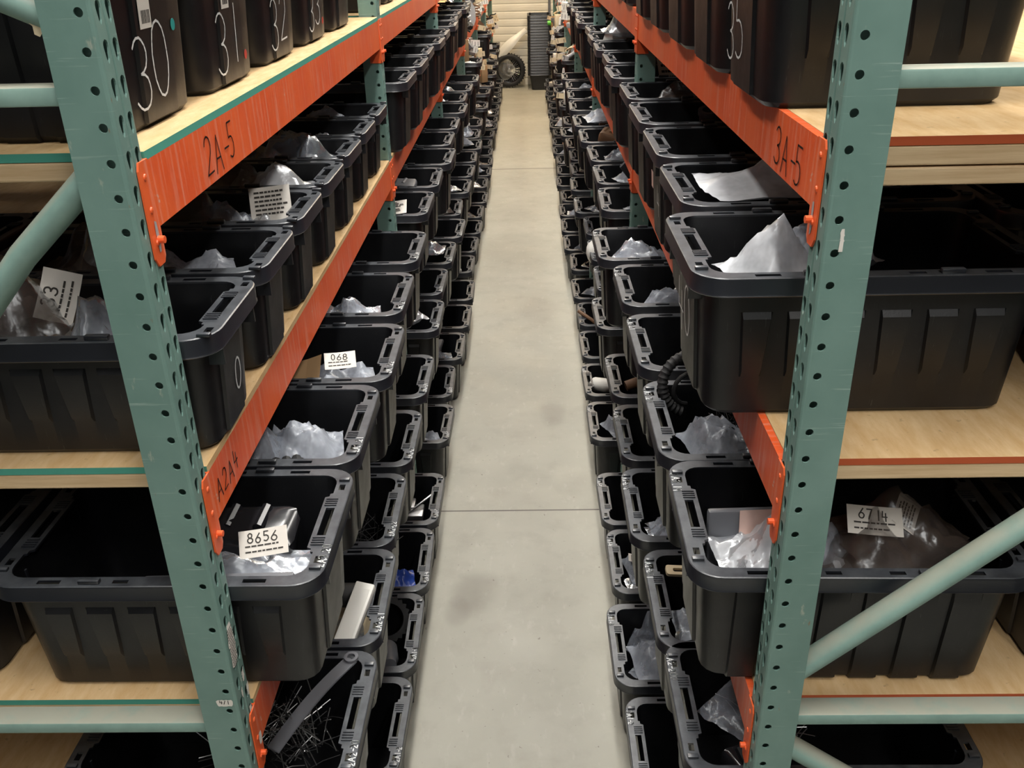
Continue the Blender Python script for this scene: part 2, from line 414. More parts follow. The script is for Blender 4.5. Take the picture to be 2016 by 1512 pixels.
def post_mesh(side, z0=0, ncell=64):
    """side -1: aisle is towards +x. origin = aisle-side, camera-side corner"""
    mb = MB(); s = side; H = ncell*PITCH
    web = lambda u, z, d: Vector((0+s*d, u, z))                  # faces the aisle
    fl = lambda u, z, d: Vector((s*u, d, z))                     # faces the camera
    e = .006
    mids = (e, .029, .038, .047, D-e)
    holed_strip(mb, web, e, .034, .022, z0, ncell, 'tear', .0028)
    holed_strip(mb, web, .042, D-e, .054, z0, ncell, 'tear', .0028)
    mb.add([web(.034, z0, 0), web(.036, z0, .0022), web(.040, z0, .0022), web(.042, z0, 0),
            web(.034, z0+H, 0), web(.036, z0+H, .0022), web(.040, z0+H, .0022), web(.042, z0+H, 0)],
           [(0, 1, 5, 4), (1, 2, 6, 5), (2, 3, 7, 6)])
    holed_strip(mb, fl, e, .036, .0185, z0, ncell, 'round', .0028)
    mb.add([fl(.036, z0, 0), fl(W, z0, 0), fl(W, z0+H, 0), fl(.036, z0+H, 0)], [(0, 1, 2, 3)])
    # rounded corners, far flange; back panel added to keep the holes dark
    for (cy, sg) in ((e, -1), (D-e, 1)):
        vs = []
        for i in range(4):
            a = PI/2*i/3
            x = s*(e-e*math.cos(a)); y = cy+sg*e*math.sin(a)
            vs += [Vector((x, y, z0)), Vector((x, y, z0+H))]
        mb.add(vs, [(2*i, 2*i+2, 2*i+3, 2*i+1) for i in range(3)])
    mb.add([Vector((s*e, D, z0)), Vector((s*W, D, z0)), Vector((s*W, D, z0+H)), Vector((s*e, D, z0+H))], [(0, 1, 2, 3)])
    mb.add([Vector((s*W, 0, z0)), Vector((s*W, D, z0)), Vector((s*W, D, z0+H)), Vector((s*W, 0, z0+H))], [(0, 1, 2, 3)])
    for zz in (z0, z0+H): mb.add([Vector((0, 0, zz)), Vector((s*W, 0, zz)), Vector((s*W, D, zz)), Vector((0, D, zz))], [(0, 1, 2, 3)])
    return mb.mesh('post', M['green'])
POST = {s: post_mesh(s, .0027) for s in (-1, 1)}
def rear_post_mesh(s):
    mb = MB(); H = 3.25
    for c, d in (((0, D/2, H/2), (.004, D, H)), ((s*W/2, .002, H/2), (W, .004, H)), ((s*W/2, D-.002, H/2), (W, .004, H))): mb.box(c, d)
    return mb.mesh('rear_post', M['green'])
RPOST = {s: rear_post_mesh(-s) for s in (-1, 1)}
FX = {-1: -.582, 1: .4335}                                       # aisle faces of the front posts
DEPTH = 1.22
BAYS = [1.307+2.51*i for i in range(7)]
BR_H = {-1: (.19, .70, 1.154, 2.37, 2.97), 1: (.19, .70, 1.165, 2.37, 2.97)}
def horiz_mesh(s):
    mb = MB(); mb.box((s*(W+(DEPTH-W)/2), D/2, 0), (DEPTH-W+.02, .048, .027), bev=.004); return mb.mesh('horizontal_brace', M['brace'], True, 40)
HB = {s: horiz_mesh(s) for s in (-1, 1)}
def diag_mesh(s, za, zb, kink=False):
    mb = MB(); a = Vector((s*(W-.012), D/2, za)); b = Vector((s*(DEPTH+.01), D/2, zb))
    pts = [a.lerp(b, t) for t in (0, .12, .2, .28, .5, .8, 1)]
    if kink: pts[2] += Vector((0, -.004, -.012)); pts[1] += Vector((0, -.002, .004))
    mb.tube(pts, .0215, 12)
    for i, v in enumerate(mb.v): mb.v[i] = (v[0], D/2+(v[1]-D/2)*1.15, v[2])
    return mb.mesh('diagonal_brace', M['brace'], True, 50)
DG = {-1: [diag_mesh(-1, 2.245, 1.15, True), diag_mesh(-1, 2.455, 2.97), diag_mesh(-1, .22, 1.1)],
      1: [diag_mesh(1, 1.255, 2.34), diag_mesh(1, 1.07, .22), diag_mesh(1, 2.62, 2.97)]}
mb = MB(); mb.box((0, 0, .004), (.13, .12, .008)); FOOT = mb.mesh('foot_plate', M['green'])
def paper_patch(wd, ht, seed, torn=.15):
    rr = random.Random(seed); mb = MB(); n = 22
    vs = [Vector((0, 0, 0))]
    for i in range(n):
        a = 2*PI*i/n; c, s_ = math.cos(a), math.sin(a)
        t = min(wd/2/max(abs(c), 1e-6), ht/2/max(abs(s_), 1e-6)); t *= 1-rr.random()*torn
        vs.append(Vector((c*t, s_*t, 0)))
    mb.add(vs, [(0, i+1, (i+1) % n+1) for i in range(n)]); return mb
for s in (-1, 1):
    for i, y in enumerate(BAYS):
        sc = (i == 0)
        lab = (f'green perforated upright frame nearest the camera, {SIDE[s]} rack' if sc else
               f'green perforated upright frame, {ORD[i+1]} from the camera, {SIDE[s]} rack')
        u = thing('upright_frame', lab, 'rack upright', (FX[s], y, 0), 0, 'green upright frames')
        p = link('post', POST[s], u)
        link('post', RPOST[s], u, (s*DEPTH, 0, 0))
        for z in BR_H[s]: link('horizontal_brace', HB[s], u, (0, 0, z-.0135))
        for d in DG[s]: link('diagonal_brace', d, u)
        link('foot_plate', FOOT, u, (s*W/2, D/2, 0))
        if i == 0 and s == -1:
            # torn shipping label on the aisle face, small number label and tape scraps
            mb = paper_patch(.036, .115, 3, .35)
            o = link('torn_paper_sticker', mb.mesh('torn_paper_sticker', M['paper']), p); o['label'] = 'torn white printed label'
            o.matrix_local = frame(Vector((.0012, .028, 1.335)), Vector((0, 1, 0)), Vector((0, 0, 1)), Vector((1, 0, 0)))
            t = MB(); rr = random.Random(4)
            for r_ in range(14):
                yy = .045-.0068*r_; xx = -.012
                while xx < .010:
                    l = rr.uniform(.002, .005); t.box((xx+l/2, yy, .0004), (l, .0022, .0003)); xx += l+.0015
            t = link('printed_lines', t.mesh('printed_lines', M['paper_print']), o)
            for k, (yy, zz, ww, hh) in enumerate(((.05, 1.245, .016, .035), (.06, 1.20, .014, .04), (.03, 1.215, .010, .03), (.055, 1.15, .016, .02), (.05, 1.10, .022, .03), (.058, 1.065, .016, .05), (.04, 1.02, .01, .04))):
                q = link('sticker_scrap', paper_patch(ww, hh, 20+k, .5).mesh('sticker_scrap', M['paper']), p)
                q.matrix_local = frame(Vector((.0011, yy, zz)), Vector((0, 1, 0)), Vector((0, 0, 1)), Vector((1, 0, 0)))
            q = link('number_sticker', paper_patch(.034, .018, 9, .15).mesh('number_sticker', M['paper']), p); q['label'] = 'small cream sticker numbered 47'
            q.matrix_local = frame(Vector((-.024, -.0012, 1.219)), Vector((1, 0, 0)), Vector((0, 0, 1)), Vector((0, -1, 0)))
            letter_obj('number', '4/1', .009, .0014, M['black_ink'], q, Matrix.Translation((0, .002, .0005)), 2)
            mb = MB(); mb.tube([(-.036, -.003, 2.60), (-.030, -.012, 2.585), (-.032, -.006, 2.57), (-.02, -.01, 2.59), (-.034, -.008, 2.61), (-.026, -.012, 2.58), (-.030, -.004, 2.54)], .0012, 5)
            link('twine_scrap', mb.mesh('twine_scrap', M['cream']), p)
            mb = paper_patch(.030, .055, 31, .4)
            q = link('masking_tape_scrap', mb.mesh('masking_tape_scrap', M['cream']), p)
            q.matrix_local = frame(Vector((-.082, .02, 2.462)), Vector((.94, 0, -.34)), Vector((.34, 0, .94)), Vector((0, -1, 0)))
        if i == 0 and s == 1:
            q = link('masking_tape_scrap', paper_patch(.008, .05, 33, .5).mesh('masking_tape_scrap', M['paper']), p)
            q.matrix_local = frame(Vector((.026, -.0011, 2.135)), Vector((1, 0, 0)), Vector((0, 0, 1)), Vector((0, -1, 0)))

# ------------------------------------------------------------------ beams, boards, battens
TOPZ = {5: 2.265, 4: 1.709, 3: 1.152, 2: .596}
BEAML = 2.51-D
def beam_mesh(s):
    """front beam profile: step section, origin at near end, aisle face x=0, top z=0"""
    mb = MB(); pr = [(0, -.104), (0, 0), (.014, 0), (.014, -.022), (.044, -.022), (.044, -.104)]
    L0, L1 = .003, BEAML-.003
    mb.loft([[Vector((s*x, y, z)) for x, z in pr] for y in (L0, L1)], True, True)
    return mb.mesh('bar', M['orange'])
def conn_mesh(s):
    mb = MB()
    # angle plate: one leg laps the post's aisle face, one closes the beam end; lower corner chamfered
    for end in (0, 1):
        y0, sg = (0, -1) if end == 0 else (BEAML, 1)
        zt, zb = .004, -.158
        poly = [(y0+sg*.036, zt-.012), (y0+sg*.03, zt), (y0-sg*.004, zt), (y0-sg*.004, zb+.010), (y0+sg*.004, zb), (y0+sg*.026, zb), (y0+sg*.036, zb+.014)]
        mb.loft([[Vector((-s*.0032, y, z)) for y, z in poly], [Vector((-s*.0002, y, z)) for y, z in poly]], True, True)
    return mb
def connector(s, end):
    mb = MB(); y0, sg = (0, -1) if end == 0 else (BEAML, 1)
    zt, zb = .004, -.158
    poly = [(sg*.034, zt-.012), (sg*.028, zt), (-sg*.006, zt), (-sg*.006, zb+.010), (sg*.002, zb), (sg*.024, zb), (sg*.034, zb+.014)]
    mb.loft([[Vector((-s*.0035, y0+y, z)) for y, z in poly], [Vector((-s*.0003, y0+y, z)) for y, z in poly]], True, True)
    mb.box((s*.022, y0-sg*.0022, (zt+zb)/2), (.044, .0036, zt-zb))
    for k in range(3):                                           # pressed dimples over the hooks
        mb.lathe([(.0055, 0), (.0045, .0018), (.0, .0024)], 10, (-s*.0035, y0+sg*.016, -.02-PITCH*k), Matrix.Rotation(-s*PI/2, 3, 'Y'))
    mb.tube([(-s*.003, y0+sg*.012, -.118), (-s*.014, y0+sg*.012, -.118)], .006, 10)   # safety bolt head
    return mb.mesh('end_connector', M['orange'])
BEAM = {s: beam_mesh(s) for s in (-1, 1)}
CONN = {(s, e): connector(s, e) for s in (-1, 1) for e in (0, 1)}
MARK = {(-1, 5): ('2A-5', .36, -.055, .066), (-1, 4): ('A2A4', .10, -.058, .042), (1, 5): ('3A-5', .16, -.06, .062)}
for s in (-1, 1):
    for lv in (5, 4, 3, 2):
        for b in range(6):
            if lv == 5 and b > 2: continue
            y = BAYS[b]+D
            mk = MARK.get((s, lv)) if b == 0 else None
            lab = f'orange steel beam under the {LEVEL[lv]}, {ORD[b+1]} bay from the camera, {SIDE[s]} rack'
            if mk: lab = f'orange steel beam hand-marked {mk[0]} in black, nearest the camera, {SIDE[s]} rack'
            dz = 0. if s == 1 else -.0137
            o = thing('rack_crossbar', lab, 'shelf beam', (FX[s], y, TOPZ[lv]+dz), 0, 'orange shelf beams')
            link('bar', BEAM[s], o)
            for e in (0, 1): link('end_connector', CONN[(s, e)], o)
            if mk:
                yv = Vector((0, 1, 0)) if s == -1 else Vector((0, -1, 0))
                letter_obj('marker_lettering', mk[0], mk[3], .0035 if lv == 5 else .003, M['black_ink'], o,
                           frame(Vector((-s*.0012, mk[1], mk[2])), yv, Vector((0, 0, 1)), Vector((-s, 0, 0))), 5)
            if b == 0 and lv == 3 and s == -1:
                st = link('paper_sticker', paper_patch(.018, .034, 47, .25).mesh('paper_sticker', M['paper']), o); st['label'] = 'torn white paper sticker'
                st.matrix_local = frame(Vector((.0042, -.004, -.085)), Vector((0, 1, 0)), Vector((0, 0, 1)), Vector((1, 0, 0)))
            if b == 0 and lv == 5:
                st = link('worn_tape', paper_patch(.012, .06, 40+s, .3).mesh('worn_tape', M['silver']), o); st['label'] = 'worn silver tape strip'
                st.matrix_local = frame(Vector((-s*.0042, -.012, -.115)), Vector((0, 1, 0)), Vector((0, 0, 1)), Vector((-s, 0, 0)))
def board_mesh(s, first, lv):
    mb = MB(); x0 = .0 if s == -1 else .015
    x1 = 1.50; t = .0135; L = BEAML if not first else BEAML-.004
    y0 = .0065; y1 = BEAML-.0065
    vs = [Vector((s*x, y, z)) for x in (x0, x1) for y in (y0, y1) for z in (-t, 0)]
    mb.add(vs, [(0, 1, 3, 2), (4, 6, 7, 5), (2, 3, 7, 6), (0, 2, 6, 4), (1, 5, 7, 3)])
    mb.cur = 1; mb.add(vs, [(0, 4, 5, 1)])
    if s == -1 and lv == 5: mb.mi[0] = 1
    mb.cur = 0
    return mb.mesh('shelf_board', [M['wood'], M['edge_green'] if s == -1 else M['edge_red']])
mb = MB(); mb.box((0, 0, 0), (1.42, .085, .030), bev=.003); BAT = mb.mesh('support_batten', M['batten'])
for s in (-1, 1):
    for lv in (5, 4, 3, 2):
        for b in range(6):
            if lv == 5 and b > 2: continue
            me = board_mesh(s, b == 0, lv)
            o = link('shelf_board', me, None, (FX[s], BAYS[b]+D, TOPZ[lv]))
            tag(o, f'chipboard panel of the {LEVEL[lv]}, {ORD[b+1]} bay from the camera, {SIDE[s]} rack', 'shelf board', 'chipboard shelf panels')
            for k, yy in enumerate((.05, .75, 1.5, 2.2)):
                if b > 1 or (lv < 4 and k == 0 and False): continue
                o = link('support_batten', BAT, None, (FX[s]+s*(.76), BAYS[b]+D+yy, TOPZ[lv]-.0135-.0155))
                tag(o, f'pine batten under the {LEVEL[lv]}, {ORD[k+1+4*b]} from the camera, {SIDE[s]} rack', 'batten', 'pine battens under the shelves')
    if s == 1:                                                   # a second batten is doubled under the right top shelf
        o = link('support_batten', BAT, None, (FX[s]+.78, BAYS[0]+D+.05, TOPZ[5]-.0135-.0155-.0315)); o.scale = (1, 1, .9)
        tag(o, 'doubled pine batten hanging just under the first batten of the right top shelf', 'batten', 'pine battens under the shelves')

# ------------------------------------------------------------------ totes
def rrect(L, Wd, r, n=5, z=0.):
    out = []
    for cx, cy, a0 in ((L/2-r, Wd/2-r, 0), (-L/2+r, Wd/2-r, 90), (-L/2+r, -Wd/2+r, 180), (L/2-r, -Wd/2+r, 270)):
        for i in range(n+1):
            a = math.radians(a0+90*i/n); out.append(Vector((cx+r*math.cos(a), cy+r*math.sin(a), z)))
    return out
def tote_body(L, Wd, H, fluted=False, nest=False):
    inset_t, inset_b = (.028, .045) if not nest else (.028, .074)
    zs = [0, .010, .075*H/.3+.01, .09*H/.3+.01, .70*H, .74*H, H-.034, H-.004]
    nl = 6 if L > .55 else 4
    ribs = [(-.5+(i+.5)/nl)*(L-.16) for i in range(nl)]
    def loop(z, k):
        t = z/H; ins = inset_b+(inset_t-inset_b)*t + (.008 if k == 0 else 0)
        l, w_ = L/2-ins, Wd/2-ins; r = .040
        if fluted: m = 1.0 if k <= 5 else 0.
        else: m = 1.0 if 3 <= k <= 4 else 0.
        d = .0075*m*(not nest)
        hwv = (.017+.012*min(max((z-.09*H/.3)/(H*.6), 0), 1)) if not fluted else .026
        pts = []
        def side(n, half, cs, hw_, dd, base):
            q = []
            for c in cs:
                q += [(c-hw_-.003, 0), (c-hw_, dd), (c+hw_, dd), (c+hw_+.003, 0)]
            return q
        # +y side runs +x to -x ... go round counter-clockwise from +x,+y corner
        cor = [(l-r, w_-r, 0), (-l+r, w_-r, 90), (-l+r, -w_+r, 180), (l-r, -w_+r, 270)]
        def corner(c): return [Vector((c[0]+r*math.cos(math.radians(c[2]+90*i/4)), c[1]+r*math.sin(math.radians(c[2]+90*i/4)), z)) for i in range(5)]
        dm = .006*(1. if 1 <= k <= 5 else 0.)*(not nest)
        hs = min(.075, w_*.42)
        pts += corner(cor[0])
        for u, o in side(0, l, [-c for c in ribs], hwv, d, 0): pts.append(Vector((-u if False else -u, w_+o, z)))
        pts += corner(cor[1])
        for u, o in side(0, w_, [0], hs, dm, 0): pts.append(Vector((-l-o, -u, z)))
        pts += corner(cor[2])
        for u, o in side(0, l, ribs, hwv, d, 0): pts.append(Vector((u, -w_-o, z)))
        pts += corner(cor[3])
        for u, o in side(0, w_, [0], hs, dm, 0): pts.append(Vector((l+o, u, z)))
        return pts
    mb = MB(); loops = [loop(z, k) for k, z in enumerate(zs)]
    # fix +y side ordering (must go from +x to -x)
    for lp in loops:
        a = lp[5:5+4*nl]; a.sort(key=lambda p: -p.x); lp[5:5+4*nl] = a
    mb.loft(loops, True, False)
    def inner(z):
        ins = inset_b+(inset_t-inset_b)*z/H+.004; return rrect(L-2*ins, Wd-2*ins, .037, 4, z)
    mb.loft([inner(H-.004), inner(H*.5), inner(.008)], False, True)
    return mb.mesh('body', M['tote'], True, 32)
def tote_rim(L, Wd, H, nest=False):
    mb = MB(); r = .062
    outer = [(p.x, p.y) for p in rrect(L-.006, Wd-.006, r-.003, 7)]
    fl, fs = .031, .036                                           # flange widths long / short sides
    wdn = .015 if not nest else 0.
    st = .006 if not nest else 0.
    if nest: fl = fs = .030                                                    # extra width at the grip
    g = min(.095, Wd*.24)
    il, iw = L/2-fs, Wd/2-fl; ri = .036
    inn = []
    def cor(cx, cy, a0): return [(cx+ri*math.cos(math.radians(a0+90*i/5)), cy+ri*math.sin(math.radians(a0+90*i/5))) for i in range(6)]
    inn += [(il, -g-.012), (il-st, -g-.010), (il-st, -g), (il-wdn, -g+.004), (il-wdn, g-.004), (il-st, g), (il-st, g+.010), (il, g+.012)]
    inn += cor(il-ri, iw-ri, 0)
    inn += cor(-il+ri, iw-ri, 90)
    inn += [(-x, -y) for x, y in inn[:8]]
    inn += cor(-il+ri, -iw+ri, 180)
    inn += cor(il-ri, -iw+ri, 270)
    holes = []
    def rect(cx, cy, a, b): holes.append([(cx-a/2, cy-b/2), (cx+a/2, cy-b/2), (cx+a/2, cy+b/2), (cx-a/2, cy+b/2)])
    for sx in (-1, 1):
        rect(sx*(L/2-.031), 0, .019, min(.10, g*1.1))
        for sy in (-1, 1):
            rect(sx*(L/2-.021), sy*(g+.036), .013, .022)
            rect(sx*(L*.5-.13), sy*(Wd/2-.016), .045, .011)
            if L > .5: rect(sx*.06, sy*(Wd/2-.016), .03, .010)
    loops = [outer, inn]+holes
    vs = []; es = []
    for lp in loops:
        o = len(vs); vs += [Vector(p) for p in lp]; es += [(o+i, o+(i+1) % len(lp)) for i in range(len(lp))]
    V, E_, F, *_ = delaunay_2d_cdt(vs, es, [], 0, 1e-6)
    def inside(p, poly):
        c = False; j = len(poly)-1
        for i in range(len(poly)):
            if (poly[i][1] > p[1]) != (poly[j][1] > p[1]) and p[0] < (poly[j][0]-poly[i][0])*(p[1]-poly[i][1])/(poly[j][1]-poly[i][1])+poly[i][0]: c = not c
            j = i
        return c
    keep = []
    for f in F:
        c = sum((V[i] for i in f), Vector((0, 0)))/3
        if inside(c, outer) and not any(inside(c, lp) for lp in loops[1:]): keep.append(tuple(f))
    T = .005
    mb.add([Vector((p.x, p.y, H)) for p in V], keep)
    mb.add([Vector((p.x, p.y, H-T)) for p in V], [f[::-1] for f in keep])
    for lp in loops[1:]:
        mb.loft([[Vector((x, y, H)) for x, y in lp], [Vector((x, y, H-T)) for x, y in lp]])
    # rolled skirt
    def lo(dl, z): return rrect(L-.006+dl, Wd-.006+dl, r-.003+dl/2, 7, z)
    mb.loft([lo(0, H), lo(.0042, H-.0015), lo(.006, H-.005), lo(.004, H-.031), lo(.007, H-.034), lo(.004, H-.036), lo(-.004, H-.036), lo(-.006, H-.006)])
    for sx in (-1, 1):                                            # raised lugs and grip ridges
        for sy in (-1, 1):
            mb.box((sx*L*.18, sy*(Wd/2-.013), H+.004), (.042, .013, .010), bev=.003)
            mb.box((sx*(L/2-.02), sy*(g+.064), H+.003), (.024, .012, .007), bev=.0025)
            for k in range(4):
                mb.box((sx*(L/2-.033), sy*(g-.012-.008*k), H+.0012), (.026, .003, .003))
            if not nest: mb.box((sx*(L/2-.022), sy*(g+.02), H-.052), (.03, .006, .04))
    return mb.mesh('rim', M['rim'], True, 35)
SZ = {'big': (.66, .425, .292), 'small': (.62, .322, .241), 'mid': (.50, .42, .292), 'flute': (.66, .43, .292), 'fit': (.66, .42, .292), 'nest': (.66, .42, .292)}
BODY = {k: tote_body(*v, fluted=k in ('flute',), nest=k == 'nest') for k, v in SZ.items()}
RIM = {k: tote_rim(*v, nest=k == 'nest') for k, v in SZ.items()}
TOTES = {}
def tote(s, lv, y, kind, xf, label, rz=0., base=None, code=None, number=None, sticker=None, group=None, dots=None):
    L, Wd, H = SZ[kind]
    z = TOPZ[lv] if lv > 1 else 0.
    if base is not None: z = base
    cx = xf+s*L/2
    o = thing('storage_tote', label, 'storage tote', (cx, y, z+.0008), rz+(0 if s == -1 else PI), group or 'black open storage totes')
    body = link('body', BODY[kind], o); rim = link('rim', RIM[kind], o)
    tw = lambda zz: L/2-(.045+(.028-.045)*zz/H)+.0062             # front panel plane at height zz
    nx = Vector((1, 0, -(tw(H)-tw(0))/H)).normalized(); upv = Vector((0, 1, 0)).cross(nx)*-1
    upv = Vector(((tw(H)-tw(0))/H, 0, 1)).normalized(); yv = Vector((0, 1, 0))
    def on_front(zz, yy, off=.0012): return frame(Vector((tw(zz), yy, zz))+nx*off, yv, upv, nx)
    if code:
        letter_obj('rim_code', code, .017, .0026, M['white_ink'], rim,
                   frame(Vector((L/2-.012, -.118 if Wd > .4 else -.09, H+.0008)), Vector((0, 1, 0)), Vector((-1, 0, 0)), Vector((0, 0, 1))), hash(code) % 99)
    if number:
        txt, h, zz, yy = number
        for k, ch in enumerate(txt):
            letter_obj('marker_digit', ch, h*R.uniform(.95, 1.12), .0042, M['white_ink'], body, on_front(zz+(.012*k if len(txt) > 1 else 0), yy+(k-(len(txt)-1)/2)*h*.74), k+len(txt)+3)
    if sticker:
        zz, yy, a, b_, barcode, m = sticker
        mb = MB(); mb.box((0, 0, .0002), (a, b_, .0004))
        if barcode:
            mb.cur = 1; rr = random.Random(int(y*100)); xx = -a*.3
            while xx < a*.38:
                t = rr.uniform(.0008, .0022); mb.box((xx, -b_*.1, .0006), (t, b_*.45, .0003)); xx += t+rr.uniform(.0012, .0024)
        q = link('barcode_sticker', mb.mesh('barcode_sticker', [M[m], M['paper_print']]), body); q.matrix_local = on_front(zz, yy); q['label'] = 'pale sticker'
    for (nm, m, zz, yy) in dots or ():
        mb = MB(); mb.lathe([(.0, .0004), (.010, .0004), (.0105, 0)], 14)
        q = link(nm, mb.mesh(nm, M[m]), body); q.matrix_local = frame(Vector((tw(zz)-.006, yy, zz))+nx*.0012, yv, upv, nx); q['label'] = m.replace('_dot', '')+' dot sticker'
    TOTES.setdefault((s, lv), []).append((cx, y, z, L, Wd, H, label))
    return o
def tl(s, lv, n, extra=''):
    if lv == 1: return f'black tote{extra} on the floor under the {SIDE[s]} rack, {ORD[n]} from the camera'
    return f'black tote{extra} on the {LEVEL[lv]}, {ORD[n]} from the camera, {SIDE[s]} rack'
# ---- top shelves
for i, yc in enumerate((1.632, 2.072, 2.51, 2.945, 3.38)):
    tote(-1, 5, yc, 'flute', -.598, tl(-1, 5, i+1, f' marked {30+i}' if i < 4 else ''), R.uniform(-.004, .004),
         number=(str(30+i), .115, .085, -.02) if i < 4 else None, sticker=(.178, -.035, .05, .045, True, 'paper') if i < 4 else None,
         dots=[('colour_dot', 'teal_dot', .15, .105)] if i == 0 else ([('colour_dot', 'red_dot', .05, .105)] if i in (1, 3) else None))
for i, yc in enumerate((4.20, 4.645, 5.09, 5.535, 5.98)): tote(-1, 5, yc, 'flute', -.598, tl(-1, 5, 6+i), R.uniform(-.006, .006))
for i, yc in enumerate((1.79, 2.225, 2.66, 3.095, 3.53)):
    tote(1, 5, yc, 'mid' if i == 0 else 'flute', .362, tl(1, 5, i+1, ' marked 35' if i == 0 else ''), R.uniform(-.004, .004),
         number=('35', .10, .10, -.05) if i == 0 else None, sticker=(.24, -.02, .03, .05, False, 'sticker_pink') if i == 0 else None)
for i, yc in enumerate((4.20, 4.645, 5.09, 5.535, 5.98)): tote(1, 5, yc, 'flute', .37, tl(1, 5, 6+i), R.uniform(-.006, .006))
# ---- second shelves
for i in range(7):
    tote(-1, 4, 1.548+i*.3415, 'small', -.532-.004*i, tl(-1, 4, i+1), R.uniform(-.008, .008) if i else 0,
         number=('0', .06, .10, .03) if i == 0 else None, code='2A4.%d' % (20+i) if i < 0 else None)
n = 7
for b, k in ((1, 5), (2, 5)):
    for i in range(5):
        n += 1; big = True
        tote(-1, 4, BAYS[b]+D+.235+i*.485, 'big' if big else 'small', -.50+R.uniform(-.02, .03), tl(-1, 4, n), R.uniform(-.022, .022))
for i, yc in enumerate((1.718, 2.185, 2.66, 3.13, 3.595)):
    tote(1, 4, yc, 'big', (.285, .335, .345, .35, .36)[i], tl(1, 4, i+1, ' marked 40' if i == 0 else ''), R.uniform(-.01, .01),
         number=('40', .10, .13, -.03) if i == 0 else (('4', .08, .13, .04) if i == 2 else None),
         sticker=(.225, -.05, .055, .03, False, 'sticker_pink') if i == 0 else ((.16, -.1, .04, .05, False, 'sticker_pink') if i == 2 else None), code='W M' if i < 0 else None)
n = 5
for b in (1, 2):
    for i in range(5):
        n += 1; tote(1, 4, BAYS[b]+D+.235+i*.485, 'big', .34+R.uniform(-.02, .03), tl(1, 4, n), R.uniform(-.022, .022))
# ---- third shelves
for i, yc in enumerate((1.592, 2.03, 2.465, 2.955, 3.47)):
    tote(-1, 3, yc, 'big', (-.408, -.412, -.395, -.42, -.425)[i], tl(-1, 3, i+1), R.uniform(-.008, .008), code='2A3.%d' % (20+i))
for i, yc in enumerate((1.60, 2.03, 2.515, 3.00, 3.47)):
    tote(1, 3, yc, ('flute', 'big', 'big', 'big', 'big')[i], (.302, .295, .30, .30, .255)[i], tl(1, 3, i+1), -.02 if i == 0 else R.uniform(-.01, .01), code='3A3.%d' % (19+i))
for s in (-1, 1):
    n = 5
    for b in (1, 2):
        for i in range(5):
            if b == 2 and i == 4: continue
            n += 1; tote(s, 3, BAYS[b]+D+.235+i*.485, 'big', (-.44 if s == -1 else .31)+R.uniform(-.025, .025), tl(s, 3, n), R.uniform(-.022, .022), code='%dA3.%d' % (2 if s < 0 else 3, 25+n) if b == 1 else None)
    for k, yc in enumerate((9.3, 12.0)):
        n += 1; tote(s, 3, yc, 'big', (-.44 if s == -1 else .33), tl(s, 3, n), R.uniform(-.05, .05))
# ---- lowest shelves
for i, yc in enumerate((1.60, 2.032, 2.463, 2.93, 3.45)):
    tote(-1, 2, yc, 'big', (-.405, -.41, -.43, -.425, -.425)[i], tl(-1, 2, i+1), R.uniform(-.01, .01), code='2A2-%d' % (20+i))
for i, yc in enumerate((1.62, 1.985+.03, 2.475, 2.95, 3.43)):
    tote(1, 2, yc, 'big', (.328, .318, .295, .31, .315)[i], tl(1, 2, i+1), R.uniform(-.01, .01), code='3A2-%d' % (200+i))
for s in (-1, 1):
    n = 5
    for b in range(1, 6):
        for i in range(5):
            if b >= 3 and i in (1, 3): continue
            n += 1; tote(s, 2, BAYS[b]+D+.235+i*.485, 'big', (-.435 if s == -1 else .315)+R.uniform(-.025, .03), tl(s, 2, n), R.uniform(-.022, .022), code='%dA2-%d' % (2 if s < 0 else 3, 30+n) if b == 1 else None)
# ---- floor rows
ys = [1.69, 2.125, 2.555, 2.98, 3.425]
ys += [BAYS[b]+D+.235+i*.485 for b in range(1, 6) for i in range(5)]
for i, y in enumerate(ys): tote(-1, 1, y, 'fit', -.415+(R.uniform(-.025, .02) if i > 3 else .0), tl(-1, 1, i+1), R.uniform(-.02, .02) if i else 0, code='2A1-%d' % (i+1) if i < 7 else None)
ys = [1.595, 2.022, 2.487, 2.96, 3.41]
ys += [BAYS[b]+D+.235+i*.485 for b in range(1, 6) for i in range(5)]
for i, y in enumerate(ys): tote(1, 1, y, 'fit', .285+(R.uniform(-.02, .025) if i > 3 else (-.0, .0, -.022, .012)[i] if i < 4 else 0), tl(1, 1, i+1), R.uniform(-.02, .02) if i else 0, code='3A1-%d' % (i+1) if i < 7 else None)
# ---- second row deeper in the racks, seen through the near frame
for s in (-1, 1):
    for lv in (4, 3):
        for i in range(2):
            k = 'small' if (s == -1 and lv == 4) else 'big'
            xf = {(-1, 4): -1.195, (-1, 3): -1.09, (1, 4): .99, (1, 3): .985}[(s, lv)]
            tote(s, lv, (1.62 if k == 'big' else 1.60)+i*.45, k, xf, f'black tote behind the {ORD[i+1]} tote of the {LEVEL[lv]}, {SIDE[s]} rack', R.uniform(-.02, .02))
            TOTES[(s, lv)].pop()

